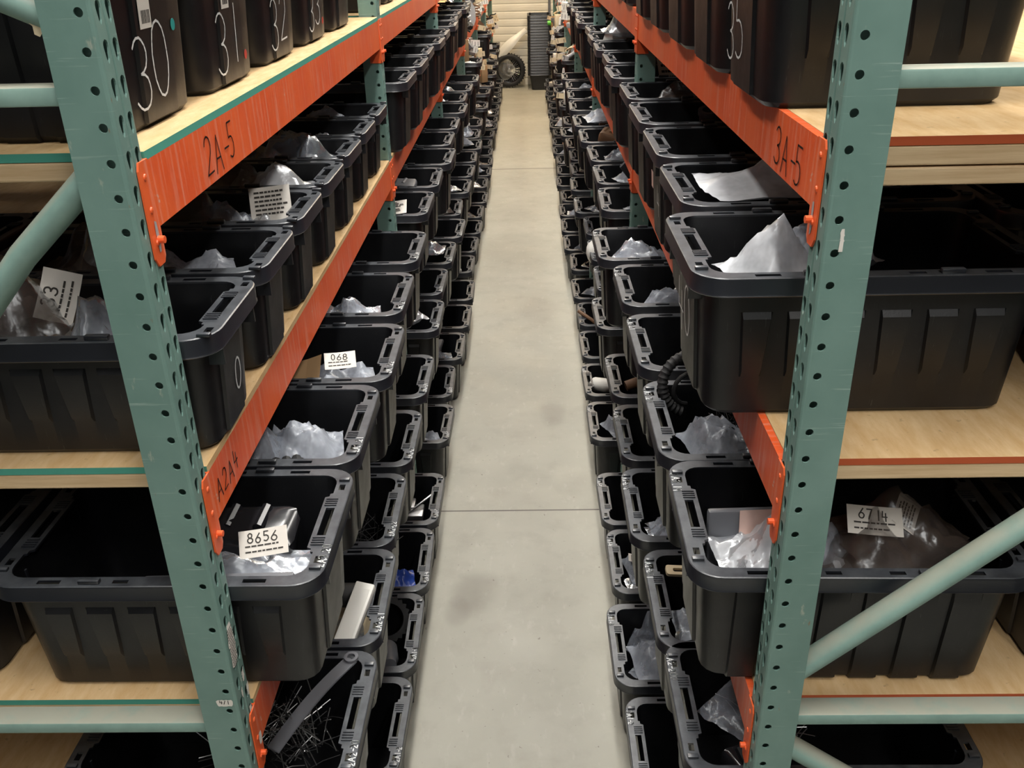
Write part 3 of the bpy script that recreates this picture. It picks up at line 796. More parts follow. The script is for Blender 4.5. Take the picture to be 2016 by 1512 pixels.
# ------------------------------------------------------------------ contents
def crumple(seed, a, b, h, nx=18, ny=13, peak=None):
    """a half-filled film bag: pillow with sharp creases and one lifted corner"""
    rr = random.Random(seed); off = Vector((rr.uniform(0, 99), rr.uniform(0, 99), 3.3))
    bumps = [(rr.uniform(-.3, .3)*a, rr.uniform(-.3, .3)*b, rr.uniform(.10, .2)*a, rr.uniform(.3, .8)) for _ in range(5)]
    if peak: bumps.append((peak[0]*a, peak[1]*b, .10*a, peak[2]))
    mb = MB()
    def crease(q):
        ve = noise.voronoi(q*1.2)[0]; v2 = noise.voronoi(q*2.3+Vector((5, 5, 5)))[0]
        return (ve[1]-ve[0])*.5+(v2[1]-v2[0])*.28-.3
    def zf(x, y, top):
        e = max(0, min(1, (1-abs(2*x/a))*3))*max(0, min(1, (1-abs(2*y/b))*3))
        z = sum(k*math.exp(-((x-cx)**2+(y-cy)**2)/(2*sg*sg)) for cx, cy, sg, k in bumps)*.5
        q = Vector((x/a*5, y/b*4, 0))+off
        c = noise.noise(q*.8)*.45+crease(q)*.9
        return h*(.12*e+(z+c*.75)*(.3+.7*e)) if top else -h*.2*e+h*c*.2
    for top in (True, False):
        vs = []
        for j in range(ny+1):
            for i in range(nx+1):
                x = a*(i/nx-.5); y = b*(j/ny-.5)
                z = zf(x, y, top)
                if i in (0, nx) or j in (0, ny): z = (zf(x, y, True)+zf(x, y, False))/2
                vs.append(Vector((x*(1+.10*noise.noise(off+Vector((0, y*9, 0)))), y*(1+.12*noise.noise(off+Vector((x*9, 0, 5)))), z)))
        fs = []
        for j in range(ny):
            for i in range(nx):
                q = (j*(nx+1)+i, j*(nx+1)+i+1, (j+1)*(nx+1)+i+1, (j+1)*(nx+1)+i)
                fs += [(q[0], q[1], q[2]), (q[0], q[2], q[3])] if (i*7+j*3) % 5 < 3 else [(q[0], q[1], q[3]), (q[1], q[2], q[3])]
        mb.add(vs, fs)
    return mb
BAGM = [[crumple(100+k*7+j, .26, .19, .085, peak=(R.uniform(-.35, .35), R.uniform(-.35, .35), R.uniform(.5, 1.1))).mesh('bag_film', M[m], True, 60) for k in range(7)] for j, m in enumerate(('bag', 'bag_white', 'bag_brown', 'bag_bright'))]
def tagcard(a, b, text=None, seed=0, lines=5, bend=.1):
    """paper slip with print; lies in local xy"""
    mb = MB(); n = 5; vs = []
    for i in range(n+1):
        x = a*(i/n-.5); z = bend*a*((i/n-.5)**2)
        vs += [Vector((x, -b/2, z)), Vector((x, b/2, z))]
    mb.add(vs, [(2*i, 2*i+2, 2*i+3, 2*i+1) for i in range(n)])
    mb.cur = 1; rr = random.Random(seed)
    if text:
        t = lettering(text, b*.34, b*.045, seed)
        mb.add([Vector((v[0], v[1]+b*.2, bend*a*((v[0]/a)**2)+.0008)) for v in t.v], t.f)
        lines = 2
    for l in range(lines):
        y = (b*.32-(b*.64)*(l/max(lines-1, 1))) if not text else -b*.12-b*.2*l
        x = -a*.38
        while x < a*rr.uniform(.2, .38):
            d = rr.uniform(.05, .14)*a; z = bend*a*((x/a)**2)+.0009
            z2 = bend*a*(((x+d)/a)**2)+.0009
            mb.add([Vector((x, y, z)), Vector((x+d, y, z2)), Vector((x+d, y+b*.055, z2)), Vector((x, y+b*.055, z))], [(0, 1, 2, 3)]); x += d+.02*a
    return mb
def where(s, lv, i): return f'in the {ORD[i+1]} tote, {SIDE[s]} {LEVEL[lv]}'
AT = {}
def spot(s, lv, i, u, v, dz):
    """u: 0 at the aisle end .. 1 rear, v: 0 near .. 1 far, dz below the rim"""
    cx, cy, z, L, Wd, H, lab = TOTES[(s, lv)][i]
    li, wi = L-.13, Wd-.11
    return Vector((cx-s*(li*.5-u*li), cy-wi/2+v*wi, z+H-dz))
def bag(s, lv, i, u, v, dz, sc=1., rz=None, kind=0, tilt=(0, 0), card=None, adj='', z=1.):
    if lv < 3 and u < .4: u *= .35
    p = spot(s, lv, i, u, v, dz); rz = R.uniform(-.6, .6) if rz is None else rz
    nm = ('clear', 'milky', 'smoky', 'white')[kind]
    pos = ('in front' if u < .35 else 'midway' if u < .65 else 'at back')
    sx = sc if isinstance(sc, tuple) else (sc, sc, sc*z)
    cx, cy, z0, L, Wd, H, lab = TOTES[(s, lv)][i]
    k = min(1, (Wd-.10)/max(1e-6, abs(math.sin(rz))*.27*sx[0]+abs(math.cos(rz))*.20*sx[1]))
    sx = (sx[0]*k, sx[1]*k, sx[2])
    ex = (abs(math.cos(rz))*.27*sx[0]+abs(math.sin(rz))*.20*sx[1])/2; ey = (abs(math.sin(rz))*.27*sx[0]+abs(math.cos(rz))*.20*sx[1])/2
    mx, my = max(0, L/2-.055-ex), max(0, Wd/2-.047-ey)
    p.x = min(max(p.x, cx-mx), cx+mx); p.y = min(max(p.y, cy-my), cy+my)
    o = thing('plastic_bag', f'{adj+" " if adj else ""}{nm} plastic bag {pos} {where(s, lv, i)}', 'plastic bag', p, 0, 'plastic parts bags in the totes')
    o.rotation_euler = (tilt[0], tilt[1], rz)
    f = link('film', BAGM[kind][R.randrange(7)], o); f.scale = sx
    if card:
        txt, a, b, cz, cr = card[:5]
        c = link('paper_label', tagcard(a, b, txt, int(p.y*1000), 6).mesh('paper_label', [M['paper'], M['paper_print']]), o)
        c.matrix_local = Matrix.Translation((card[5] if len(card) > 5 else 0, 0, cz)) @ Matrix.Rotation(cr[2]-rz, 4, 'Z') @ Matrix.Rotation(cr[0], 4, 'X') @ Matrix.Rotation(cr[1], 4, 'Z')
        c['label'] = f'white paper slip numbered {txt}' if txt else 'white printed paper slip'
    return o
def item(name, mb, m, label, cat, loc, rot=(0, 0, 0), smooth=True, angle=40, group=None):
    o = link(name, mb.mesh(name, m, smooth, angle), None, loc, rot); tag(o, label, cat, group); return o
# --- left rack, second shelf
bag(-1, 4, 0, .70, .35, .03, 1.25, .2, 2, card=('33', .095, .075, .05, (1.1, 1.35, 0), .075), adj='large')
bag(-1, 4, 0, .93, .3, .015, 1.1, .9, 2)
bag(-1, 4, 0, .36, .35, .05, (.6, .7, .9), .1, 1)
bag(-1, 4, 1, .30, .35, .045, .75, .3, 1); bag(-1, 4, 1, .62, .4, .04, .95, -.3, 1); bag(-1, 4, 1, .9, .4, .04, .95, -.3, 2)
bag(-1, 4, 2, .34, .4, .045, .8, .5, 0); bag(-1, 4, 2, .58, .35, .04, 1., .1, 2)
bag(-1, 4, 2, .16, .3, .055, .5, .9, 0, card=(None, .105, .085, .058, (1.15, .12, -.05), .055), adj='labelled')
bag(-1, 4, 3, .22, .4, .035, (.95, .9, .9), .1, 3); bag(-1, 4, 3, .5, .4, .03, 1.1, .2, 2); bag(-1, 4, 3, .75, .4, .03, 1.1, .2, 2)
bag(-1, 4, 4, .25, .45, .035, 1.05, .2, 0, z=1.4); bag(-1, 4, 4, .55, .4, .04, .9, .2, 0)
bag(-1, 4, 5, .27, .4, .06, .6, .4, 1); bag(-1, 4, 6, .32, .35, .05, .8, .3, 1); bag(-1, 4, 6, .7, .4, .04, .9, .3, 2)
# --- left rack, third shelf
def dark_box(s, lv, i, u, v, dz, d, rz, lab, m='gloss_black'):
    p = spot(s, lv, i, u, v, dz); mb = MB(); mb.box((0, 0, 0), d, bev=min(d)*.22)
    for k, q in enumerate(mb.v):
        n_ = noise.noise(Vector(q)*14+Vector((i, lv, 0)))*.018; mb.v[k] = (q[0]+n_, q[1]-n_, q[2]+n_*1.4)
    for k in range(3): mb.tube([(d[0]*(-.3+.25*k), -d[1]*.2, d[2]*.5), (d[0]*(-.25+.25*k), d[1]*.3, d[2]*.56)], .012, 8)
    return item('engine_cover', mb, M[m], lab, 'machine part', p, (.1, .08, rz))
dark_box(-1, 3, 0, .35, .68, .10, (.26, .12, .14), .1, 'glossy black moulded cover under a white slip, first tote, left third shelf down')
bag(-1, 3, 0, .25, .33, .09, (1.0, .8, .75), .05, 1, card=('8656', .10, .058, .075, (.75, .12, .05), .045), adj='labelled')
mb = MB(); mb.box((0, 0, 0), (.30, .022, .022), bev=.004); mb.box((-.05, 0, .008), (.01, .03, .016))
item('plastic_bar', mb, M['grey'], 'grey plastic bar lying across the near side of the first tote, left third shelf down', 'machine part', spot(-1, 3, 0, .30, .06, .045), (0, 0, .03))
p = spot(-1, 3, 1, .55, .35, .08); mb = MB(); mb.add([Vector(q) for q in ((-.09, 0, -.05), (.07, 0, -.05), (.0, .01, .10), (-.05, .01, .10))], [(0, 1, 2, 3)]); mb.add([Vector(q) for q in ((-.09, .006, -.05), (.07, .006, -.05), (.0, .016, .10), (-.05, .016, .10))], [(0, 1, 2, 3)])
item('divider_card', mb, M['grey'], 'grey pointed card standing in the second tote of the left third shelf down', 'card', p, (.15, 0, .1), False)
bag(-1, 3, 1, .36, .3, .06, (.55, .6, 1.1), 1.0, 1); bag(-1, 3, 1, .14, .45, .07, .8, .2, 1, z=1.3)
dark_box(-1, 3, 1, .24, .12, .08, (.10, .08, .05), .4, 'small black wiring lump beside the bags in the second tote, left third shelf down', 'rubber')
bag(-1, 3, 2, .18, .3, .06, (.7, .75, .8), .2, 1, card=('068', .09, .06, .06, (.5, 0, .2)), adj='labelled')
mb = tagcard(.22, .12, None, 3, 0, .3); item('cardboard_flap', mb, [M['card'], M['card']], 'brown cardboard flap in the third tote of the left third shelf down', 'card', spot(-1, 3, 2, .5, .28, .045), (.2, -.1, .1), False)
bag(-1, 3, 3, .22, .25, .05, .7, .2, 1); bag(-1, 3, 3, .5, .25, .05, .8, .1, 0)
p = spot(-1, 3, 5, .3, .45, .02); item('paper_sheet', tagcard(.22, .16, None, 8, 9, .15), [M['paper'], M['paper_print']], 'white printed sheet lying on the sixth tote of the left third shelf down', 'paper', p, (.12, .0, .1), False)
# --- left rack, lowest shelf
def wires(p, label, n=70, L=.16, seed=1, mats='steel', spread=.12):
    rr = random.Random(seed); mb = MB()
    for k in range(n):
        a = rr.uniform(-1, 1); d = Vector((rr.uniform(-.8, .8), rr.uniform(-.8, .8), rr.uniform(.05, .7))).normalized()
        q = Vector((rr.uniform(-spread, spread), rr.uniform(-spread*.7, spread*.7), rr.uniform(-.02, .03))); l = L*rr.uniform(.4, 1)
        e = q+d*l; e.x = max(-.16, min(.16, e.x)); e.y = max(-.11, min(.11, e.y)); q.y = max(-.11, min(.11, q.y))
        mb.tube([q, q.lerp(e, .5)+Vector((0, 0, .006)), e], .0013, 4)
    return item('wire_bundle', mb, M[mats], label, 'wire bundle', p)
wires(spot(-1, 2, 0, .32, .5, .11), 'tangled bundle of thin steel wires in the first tote of the left lowest shelf', 90)
wires(spot(-1, 2, 0, .30, .5, .10), 'black wire brush of stiff strands in the first tote of the left lowest shelf', 90, .12, 5, 'rubber', .10)
mb = MB(); a, b_ = Vector((-.60, 1.48, .895)), Vector((-.462, 1.735, .925))
pts = [a.lerp(b_, t)+Vector((0, 0, .015*math.sin(t*PI))) for t in [i/10 for i in range(11)]]
d = (b_-a).normalized(); n_ = d.cross(Vector((0, 0, 1))).normalized()
for h in (0, 1):
    vs = []
    for q in pts: vs += [q+n_*.017+Vector((0, 0, .004*h)), q-n_*.017+Vector((0, 0, .004*h))]
    mb.add(vs, [(2*i, 2*i+1, 2*i+3, 2*i+2) for i in range(10)])
mb.lathe([(.010, 0), (.018, 0), (.018, .008), (.010, .008)], 14, pts[-1]+Vector((0, 0, .004)), None, True)
item('rubber_strap', mb, M['grey'], 'grey rubber strap with an eyelet laid across the first tote of the left lowest shelf', 'strap', (0, 0, 0), (0, 0, 0), True, 40)
mb = MB(); mb.tube([(-.1, 0, 0), (-.03, 0, .01), (.02, .02, 0), (.045, .06, -.03)], [.034, .034, .036, .036], 14)
item('rubber_elbow', mb, M['rubber'], 'black rubber pipe elbow in the second tote of the left lowest shelf', 'pipe elbow', Vector((-0.54, 2.06, 0.85)), (0, 0, -.2))
mb = MB(); mb.box((0, 0, 0), (.055, .24, .03), bev=.004); mb.box((0, 0, .0158), (.04, .20, .001))
item('carton_tube', mb, M['white_plastic'], 'long white carton leaning in the second tote of the left lowest shelf', 'carton', Vector((-0.5, 1.925, 0.875)), (.42, .1, -.22), True, 30)
mb = MB(); mb.box((0, 0, 0), (.15, .10, .004)); item('cream_card_sheet', mb, M['cream'], 'cream card sheet under the white carton, second tote of the left lowest shelf', 'card', Vector((-0.535, 2.03, 0.79)), (.3, .1, .1), False)
bag(-1, 2, 1, .3, .15, .1, .7, .2, 0)
wires(Vector((-0.575, 2.4, 0.8)), 'nest of black cables in the third tote of the left lowest shelf', 80, .12, 9, 'rubber', .09)
mb = MB(); mb.tube([(-.1, -.12, 0), (0, 0, .02), (.08, .14, .05)], .008, 8); mb.tube([(-.12, -.05, 0), (.06, .02, .01), (.1, .1, .03)], .014, 8)
item('lever_rod', mb, M['silver'], 'thin grey lever rods in the fourth tote of the left lowest shelf', 'machine part', spot(-1, 2, 3, .3, .45, .07))
dark_box(-1, 2, 4, .32, .5, .08, (.14, .16, .08), .3, 'grey machine housing in the fifth tote of the left lowest shelf', 'grey')
bag(-1, 2, 5, .28, .35, .0, (.95, 1.1, 1.5), .5, 3, adj='bulging'); bag(-1, 2, 5, .45, .75, -.02, (.9, .9, 1.4), 1.1, 0, adj='upright')
mb = MB()
for k in range(4): mb.lathe([(.0, -.02), (.03, -.02), (.034, 0), (.028, .03), (.012, .04), (.0, .04)], 14, ((k % 2)*.08-.04, (k//2)*.08-.04, .01*k), Matrix.Rotation(.5*k, 3, 'X'))
item('turned_fittings', mb, M['rust'], 'brown turned fittings in the seventh tote of the left lowest shelf', 'machine part', spot(-1, 2, 6, .28, .4, .02))
# --- left floor row
mb = MB(); pr = []
for k in range(48):
    a = 2*PI*k/48; rr_ = .078+(.010 if k % 2 else 0); pr.append((a, rr_))
o1 = [Vector((r_*math.cos(a), r_*math.sin(a), .006)) for a, r_ in pr]; i1 = [Vector((.06*math.cos(a), .06*math.sin(a), .006)) for a, _ in pr]
dn = lambda l: [Vector((q.x, q.y, -.006)) for q in l]
mb.loft([i1, o1, dn(o1), dn(i1), i1])
item('chain_ring', mb, M['rubber'], 'black toothed chain ring standing in the third floor tote, left rack', 'chain ring', Vector((-0.552, 2.655, 0.26)), (1.0, .2, .3), False)
mb = MB(); mb.lathe([(0, -.07), (.03, -.07), (.034, -.06), (.034, .02), (.026, .03), (.026, .06), (.0, .062)], 18)
item('grey_canister', mb, M['grey'], 'grey ribbed canister in the third floor tote, left rack', 'canister', Vector((-0.525, 2.475, 0.245)), (1.35, 0, .2))
o = bag(-1, 1, 3, .2, .3, .06, (.6, .6, .7), .2, 0); o.children[0].data = o.children[0].data.copy(); o.children[0].data.materials[0] = M['blue_plastic']; o['label'] = 'blue plastic bag in the fourth floor tote, left rack'
mb = MB(); mb.tube([(-.1, -.1, -.03), (.1, .1, .03)], .006, 8); mb.box((-.03, .05, 0), (.1, .08, .03), bev=.006); mb.box((-.02, .02, -.02), (.16, .1, .03), bev=.006)
item('steel_bracket', mb, M['steel'], 'steel rod and bracket in the fifth floor tote, left rack', 'machine part', Vector((-0.56, 3.43, 0.215)))
bag(-1, 1, 5, .2, .3, .06, .6, .2, 1); bag(-1, 1, 7, .2, .3, .05, .7, .2, 0)
# --- right rack, second shelf
bag(1, 4, 0, .26, .42, .05, (.85, .9, 1.1), .2, 3, adj='bright'); bag(1, 4, 0, .42, .5, .03, (.6, .9, 1.2), .5, 1)
bag(1, 4, 1, .28, .45, .0, (1.45, 1.3, .8), .1, 3, card=(None, .07, .05, .06, (.4, 0, .1)), adj='large'); bag(1, 4, 1, .75, .5, -.01, (1.3, 1.3, .8), .1, 3)
bag(1, 4, 2, .5, .4, .06, .9, .1, 2); bag(1, 4, 2, .8, .4, .06, .9, .1, 2)
mb = MB(); mb.lathe([(.022, -.06), (.032, -.06), (.032, .05), (.036, .055), (.036, .07), (.022, .07)], 18, (0, 0, 0), None, True)
item('grey_pipe', mb, M['grey'], 'short grey pipe standing in the fourth tote of the right second shelf', 'pipe', spot(1, 4, 3, .34, .35, .05), (.25, -.1, 0))
bag(1, 4, 3, .6, .4, .05, .9, .1, 2); bag(1, 4, 4, .3, .4, .03, .9, .2, 2)
mb = tagcard(.12, .2, None, 5, 6, .1); item('paper_card', mb, [M['paper'], M['paper_print']], 'white printed card standing in the sixth tote, right second shelf', 'card', spot(1, 4, 5, .4, .5, .02), (1.1, 0, .3), False)
bag(1, 4, 8, .3, .35, -.03, (1.3, 1.3, 1.5), .2, 3, adj='large'); bag(1, 4, 8, .55, .4, -.06, (1.2, 1.4, 1.8), .2, 1, adj='tall')
# --- right rack, third shelf
mb = MB(); mb.box((0, 0, 0), (.17, .022, .13), bev=.006); item('foam_sheet', mb, M['grey'], 'dark grey foam slab standing in the first tote, right third shelf down', 'foam slab', Vector((0.455, 1.62, 1.375)), (-.12, 0, .03))
mb = tagcard(.085, .115, None, 8, 0, .02); item('grey_paper', mb, [M['sticker_pink'], M['paper']], 'pale grey paper against the foam slab, first tote of the right third shelf down', 'paper', Vector((0.475, 1.597, 1.395)), (1.42, 0, .05), False)
bag(1, 3, 0, .22, .22, .055, (.95, .85, 1.1), .2, 3, adj='bright'); bag(1, 3, 0, .38, .3, .055, .8, .9, 1)
bag(1, 3, 0, .62, .25, .035, (1., .9, .9), .1, 2, card=('6714', .11, .06, .062, (.7, -.1, 0), -.01), adj='labelled')
bag(1, 3, 0, .80, .2, .04, (.9, .8, .8), .6, 2, card=(None, .10, .05, .06, (.5, .2, .9)), adj='labelled'); bag(1, 3, 0, .95, .25, .03, 1., .2, 2)
mb = MB()
pts = []
for k in range(60):
    a = -.5+k/59*4.9; pts.append(Vector((.078*math.cos(a), .03*math.sin(a*.7), .078*math.sin(a))))
mb.tube(pts, [.0155 if k % 2 else .0125 for k in range(60)], 12)
item('corrugated_hose', mb, M['rubber'], 'black corrugated hose looped out of the second tote, right third shelf down', 'hose', Vector((0.425, 2.165, 1.465)), (0, .1, .35))
mb = MB(); mb.tube([Vector((.045*math.cos(a*.4), .03, .045*math.sin(a*.4))) for a in range(13)], .006, 8)
item('thin_hose', mb, M['rubber'], 'thin black hose inside the corrugated hose loop, right third shelf down', 'hose', Vector((0.425, 2.14, 1.455)), (0, .2, .3))
bag(1, 3, 1, .14, .25, .05, (.7, .9, 1.), .3, 1, adj='blue-white')
wires(spot(1, 3, 1, .42, .5, .05), 'fuzzy dark wiring loom in the second tote, right third shelf down', 110, .11, 12, 'rubber', .11)
bag(1, 3, 2, .2, .2, .08, .5, .3, 1); bag(1, 3, 3, .2, .25, .05, (.9, .5, .8), .4, 1); dark_box(1, 3, 3, .45, .3, .06, (.16, .1, .05), .2, 'brown-black mechanism in the fourth tote of the right third shelf down', 'rust')
bag(1, 3, 4, .15, .2, .04, (.9, .7, .8), -.5, 1); bag(1, 3, 5, .3, .35, .05, .8, .1, 1)
mb = MB(); mb.box((0, 0, 0), (.16, .012, .42), bev=.005); mb.box((0, .012, .08), (.1, .012, .1), bev=.004)
item('air_guide', mb, M['grey'], 'long grey plastic panel leaning across the sixth and seventh totes, right third shelf down', 'panel', spot(1, 3, 6, .36, .25, .0), (.45, -.75, .3))
bag(1, 3, 6, .3, .3, .02, .9, .3, 1)
bag(1, 3, 9, .3, .4, -.02, (1.2, 1.1, .9), .1, 1, adj='full')
# --- right rack, lowest shelf
bag(1, 2, 0, .22, .6, .04, (.75, .8, 1.2), .8, 0, adj='pointed'); dark_box(1, 2, 0, .22, .2, .1, (.13, .1, .06), .4, 'black switch housing in the first tote of the right lowest shelf')
wires(spot(1, 2, 0, .32, .5, .10), 'loose steel bolts and wires in the first tote of the right lowest shelf', 50, .09, 15, 'steel', .08)
bag(1, 2, 1, .22, .42, .075, (.75, .6, .6), .1, 1)
mb = MB()
for k in range(7):
    a = k*1.3; q = Vector((.06*math.cos(a), .045*math.sin(a*1.7), .01*(k % 3)))
    mb.lathe([(.010, -.006), (.024, -.006), (.024, .006), (.010, .006)], 12, q, Matrix.Rotation(a, 3, 'X') @ Matrix.Rotation(.7*k, 3, 'Y'), True)
item('steel_rings', mb, M['steel'], 'heap of steel rings in the second tote of the right lowest shelf', 'machine part', Vector((0.44, 1.92, 0.8)))
mb = MB(); o_ = rrect(.10, .035, .008, 3, .005); i_ = rrect(.06, .013, .005, 3, .005); dn = lambda l: [Vector((q.x, q.y, -.005)) for q in l]
mb.loft([i_, o_, dn(o_), dn(i_), i_]); item('slotted_bracket', mb, M['cream'], 'cream slotted bracket in the second tote of the right lowest shelf', 'bracket', Vector((0.43, 2.14, 0.875)), (.2, .1, .05), False)
bag(1, 2, 2, .24, .28, .06, .75, .4, 1, card=(None, .06, .07, .06, (.5, .2, .3)), adj='labelled'); bag(1, 2, 2, .12, .15, .06, .6, .2, 1)
dark_box(1, 2, 2, .36, .12, .06, (.09, .05, .035), -.3, 'small black clip lying by the bags, third tote of the right lowest shelf')
mb = MB(); mb.lathe([(0, -.05), (.022, -.05), (.022, .04), (.012, .046), (.012, .05), (0, .05)], 16); item('brown_cylinder', mb, M['rust'], 'small brown cylinder in the fifth tote of the right lowest shelf', 'machine part', Vector((0.433, 3.38, 0.875)), (0, 1.3, .2))
mb = MB(); mb.lathe([(0, .085), (.03, .082), (.06, .065), (.078, .035), (.085, 0), (.08, -.04), (.074, -.04), (.078, 0), (.05, .06), (0, .076)], 22)
item('white_dome', mb, M['white_plastic'], 'white dome cover in the eighth tote of the right lowest shelf', 'cover', Vector((0.41, 5.1, 0.87)), (.2, -.5, 0))
mb = MB(); mb.lathe([(0, .07), (.04, .06), (.06, .03), (.066, -.02), (.05, -.06), (0, -.07)], 18); item('red_tank', mb, M['red_plastic'], 'red rounded tank part in the seventh tote of the right lowest shelf', 'machine part', Vector((0.45, 4.7, 0.87)), (.4, .6, 0))
# --- right floor row
bag(1, 1, 2, .22, .45, .07, (.85, 1., 1.), .2, 1, z=1.2); bag(1, 1, 2, .28, .15, .08, .8, .9, 0); bag(1, 1, 2, .2, .75, .07, (.5, .6, 1.4), 1.2, 0, adj='upright')
bag(1, 1, 3, .2, .55, .06, (.4, .8, .8), .2, 1, card=(None, .05, .09, .05, (.2, 0, 1.5)), adj='labelled'); bag(1, 1, 3, .22, .15, .07, .7, .2, 0)
dark_box(1, 1, 4, .2, .55, .06, (.06, .16, .05), .2, 'black grip lever in the fifth floor tote, right rack', 'rubber')
bag(1, 1, 5, .15, .3, .02, (.7, .9, 1.2), .4, 1, adj='overflowing')
mb = MB(); mb.lathe([(0, -.09), (.035, -.09), (.04, -.08), (.04, .03), (.02, .07), (.016, .1), (0, .1)], 16); item('white_bottle', mb, M['white_plastic'], 'white plastic bottle lying in the seventh floor tote, right rack', 'bottle', Vector((0.4, 4.55, 0.28)), (1.2, .6, .4))
mb = MB(); mb.tube([(-.08, .1, .06), (0, .02, .03), (.05, -.02, .0)], .012, 8); mb.lathe([(0, -.02), (.034, -.02), (.04, 0), (.034, .025), (0, .03)], 16, (.07, -.04, 0), Matrix.Rotation(.8, 3, 'X'))
item('brown_knob_lever', mb, M['rust'], 'brown lever with a round knob in the ninth floor tote, right rack', 'machine part', Vector((0.39, 5.46, 0.26)))
# --- filler bags further back
for s in (-1, 1):
    for lv, lo, hi in ((4, 8, 17), (3, 6, 18), (2, 7, 24), (1, 6, 33)):
        T_ = TOTES[(s, lv)]
        for i in range(lo, min(hi, len(T_))):
            if R.random() < (.55 if lv > 1 else .62):
                k = R.choice((0, 1, 1, 2))
                if R.random() < .7: bag(s, lv, i, R.uniform(.15, .4), R.uniform(.25, .7), R.uniform(-.01, .06), R.uniform(.6, 1.0), None, k)
                else:
                    mm, cn = R.choice((('rust', 'brown'), ('grey', 'grey'), ('silver', 'silver'), ('white_plastic', 'white'), ('gloss_black', 'black')))
                    dark_box(s, lv, i, R.uniform(.2, .35), R.uniform(.3, .6), R.uniform(0, .06), (R.uniform(.1, .2), R.uniform(.08, .14), R.uniform(.05, .1)), R.uniform(-.6, .6), f'{cn} machine part {where(s, lv, i)}', mm)

# ------------------------------------------------------------------ loose parts on the far shelves, each with its card tag
def fender(L=.5, wd=.16, bend=.7, t=.004):
    mb = MB(); n = 12; m = 6; top = []
    for h in (0, 1):
        vs = []
        for i in range(n+1):
            u = i/n; a = (u-.5)*bend; x = L*(u-.5); z = -L*.5*bend*(u-.5)**2*1.6; ww = wd*(.55+.45*math.sin(PI*min(1, u*1.15+.1)))
            for j in range(m+1):
                v = j/m-.5; vs.append(Vector((x, v*ww, z-abs(v)**2*ww*.9-h*t)))
        mb.add(vs, [(i*(m+1)+j, i*(m+1)+j+1, (i+1)*(m+1)+j+1, (i+1)*(m+1)+j) for i in range(n) for j in range(m)])
    return mb
def rad_shroud(L=.34):
    mb = MB(); pr = [(-.5, -.1), (-.42, .28), (-.1, .36), (.3, .22), (.5, .02), (.2, -.12), (-.05, -.34), (-.3, -.36)]
    for h in (0, 1): pass
    lo_ = [Vector((x*L, h*.0, z*L)) for x, z in pr for h in (0,)]
    mb.loft([[q+Vector((0, .012*math.cos(q.x*9), 0)) for q in lo_], [q+Vector((0, .03+.012*math.cos(q.x*9), 0)) for q in lo_]], True, True); return mb
def exhaust(L=.4):
    mb = MB(); mb.tube([(-L/2, 0, 0), (-L*.1, 0, .02), (L*.1, .02, .03)], .022, 10); mb.tube([(L*.1, .02, .03), (L*.5, .05, .05)], [.045, .05], 14); return mb
def boxy(a, b, c):
    mb = MB(); mb.box((0, 0, 0), (a, b, c), bev=.006); mb.box((0, 0, c/2), (a*.9, .03, .002)); return mb
def coilp(r=.05):
    mb = MB(); mb.tube([Vector((r*math.cos(k*.5), r*math.sin(k*.5), -.1+k*.0042)) for k in range(50)], .009, 7); return mb
def cluster(seed):
    rr = random.Random(seed); mb = MB()
    for k in range(7):
        q = Vector((rr.uniform(-.09, .09), rr.uniform(-.09, .09), rr.uniform(-.08, .12)))
        if k % 3 == 0: mb.box(q, (rr.uniform(.04, .12), rr.uniform(.04, .1), rr.uniform(.03, .1)), bev=.006)
        elif k % 3 == 1: mb.tube([q, q+Vector((rr.uniform(-.1, .1), rr.uniform(-.1, .1), rr.uniform(-.1, .1))), q+Vector((rr.uniform(-.15, .15), .05, rr.uniform(-.1, .15)))], rr.uniform(.01, .025), 8)
        else: mb.lathe([(0, -.03), (.03, -.03), (.04, 0), (.03, .03), (0, .03)], 12, q, Matrix.Rotation(rr.uniform(0, 3), 3, 'X'))
    return mb
KINDS = [('motorcycle_fender', lambda k: fender(R.uniform(.28, .42), R.uniform(.10, .15), R.uniform(.5, .9)), 'curved motorcycle fender', 'motorcycle part'),
         ('fairing', lambda k: rad_shroud(R.uniform(.2, .3)), 'moulded fairing', 'motorcycle part'),
         ('exhaust_pipe', lambda k: exhaust(R.uniform(.3, .45)), 'exhaust pipe', 'motorcycle part'),
         ('parts_box', lambda k: boxy(R.uniform(.12, .2), R.uniform(.10, .16), R.uniform(.10, .22)), 'parts box', 'box'),
         ('coil_spring', lambda k: coilp(R.uniform(.035, .05)), 'coil spring', 'motorcycle part'),
         ('engine_part', lambda k: cluster(k), 'engine part', 'motorcycle part')]
COLS = [('white', 'white_plastic', 6), ('black', 'rubber', 5), ('silver', 'silver', 5), ('steel', 'steel', 4), ('grey', 'grey', 4), ('brown', 'rust', 2), ('cream', 'cream', 3), ('red', 'red_plastic', 1)]
CL = [c for c in COLS for _ in range(c[2])]
KW = [5, 5, 5, 5, 5, 0, 0, 1, 1, 2, 2, 3, 3, 4, 4]
cardmesh = tagcard(.055, .11, None, 3, 2, .05)
CARD = [cardmesh.mesh('card_tag', [M['cream'], M['paper_print']]), tagcard(.06, .09, None, 7, 3, .05).mesh('card_tag', [M['paper'], M['paper_print']])]
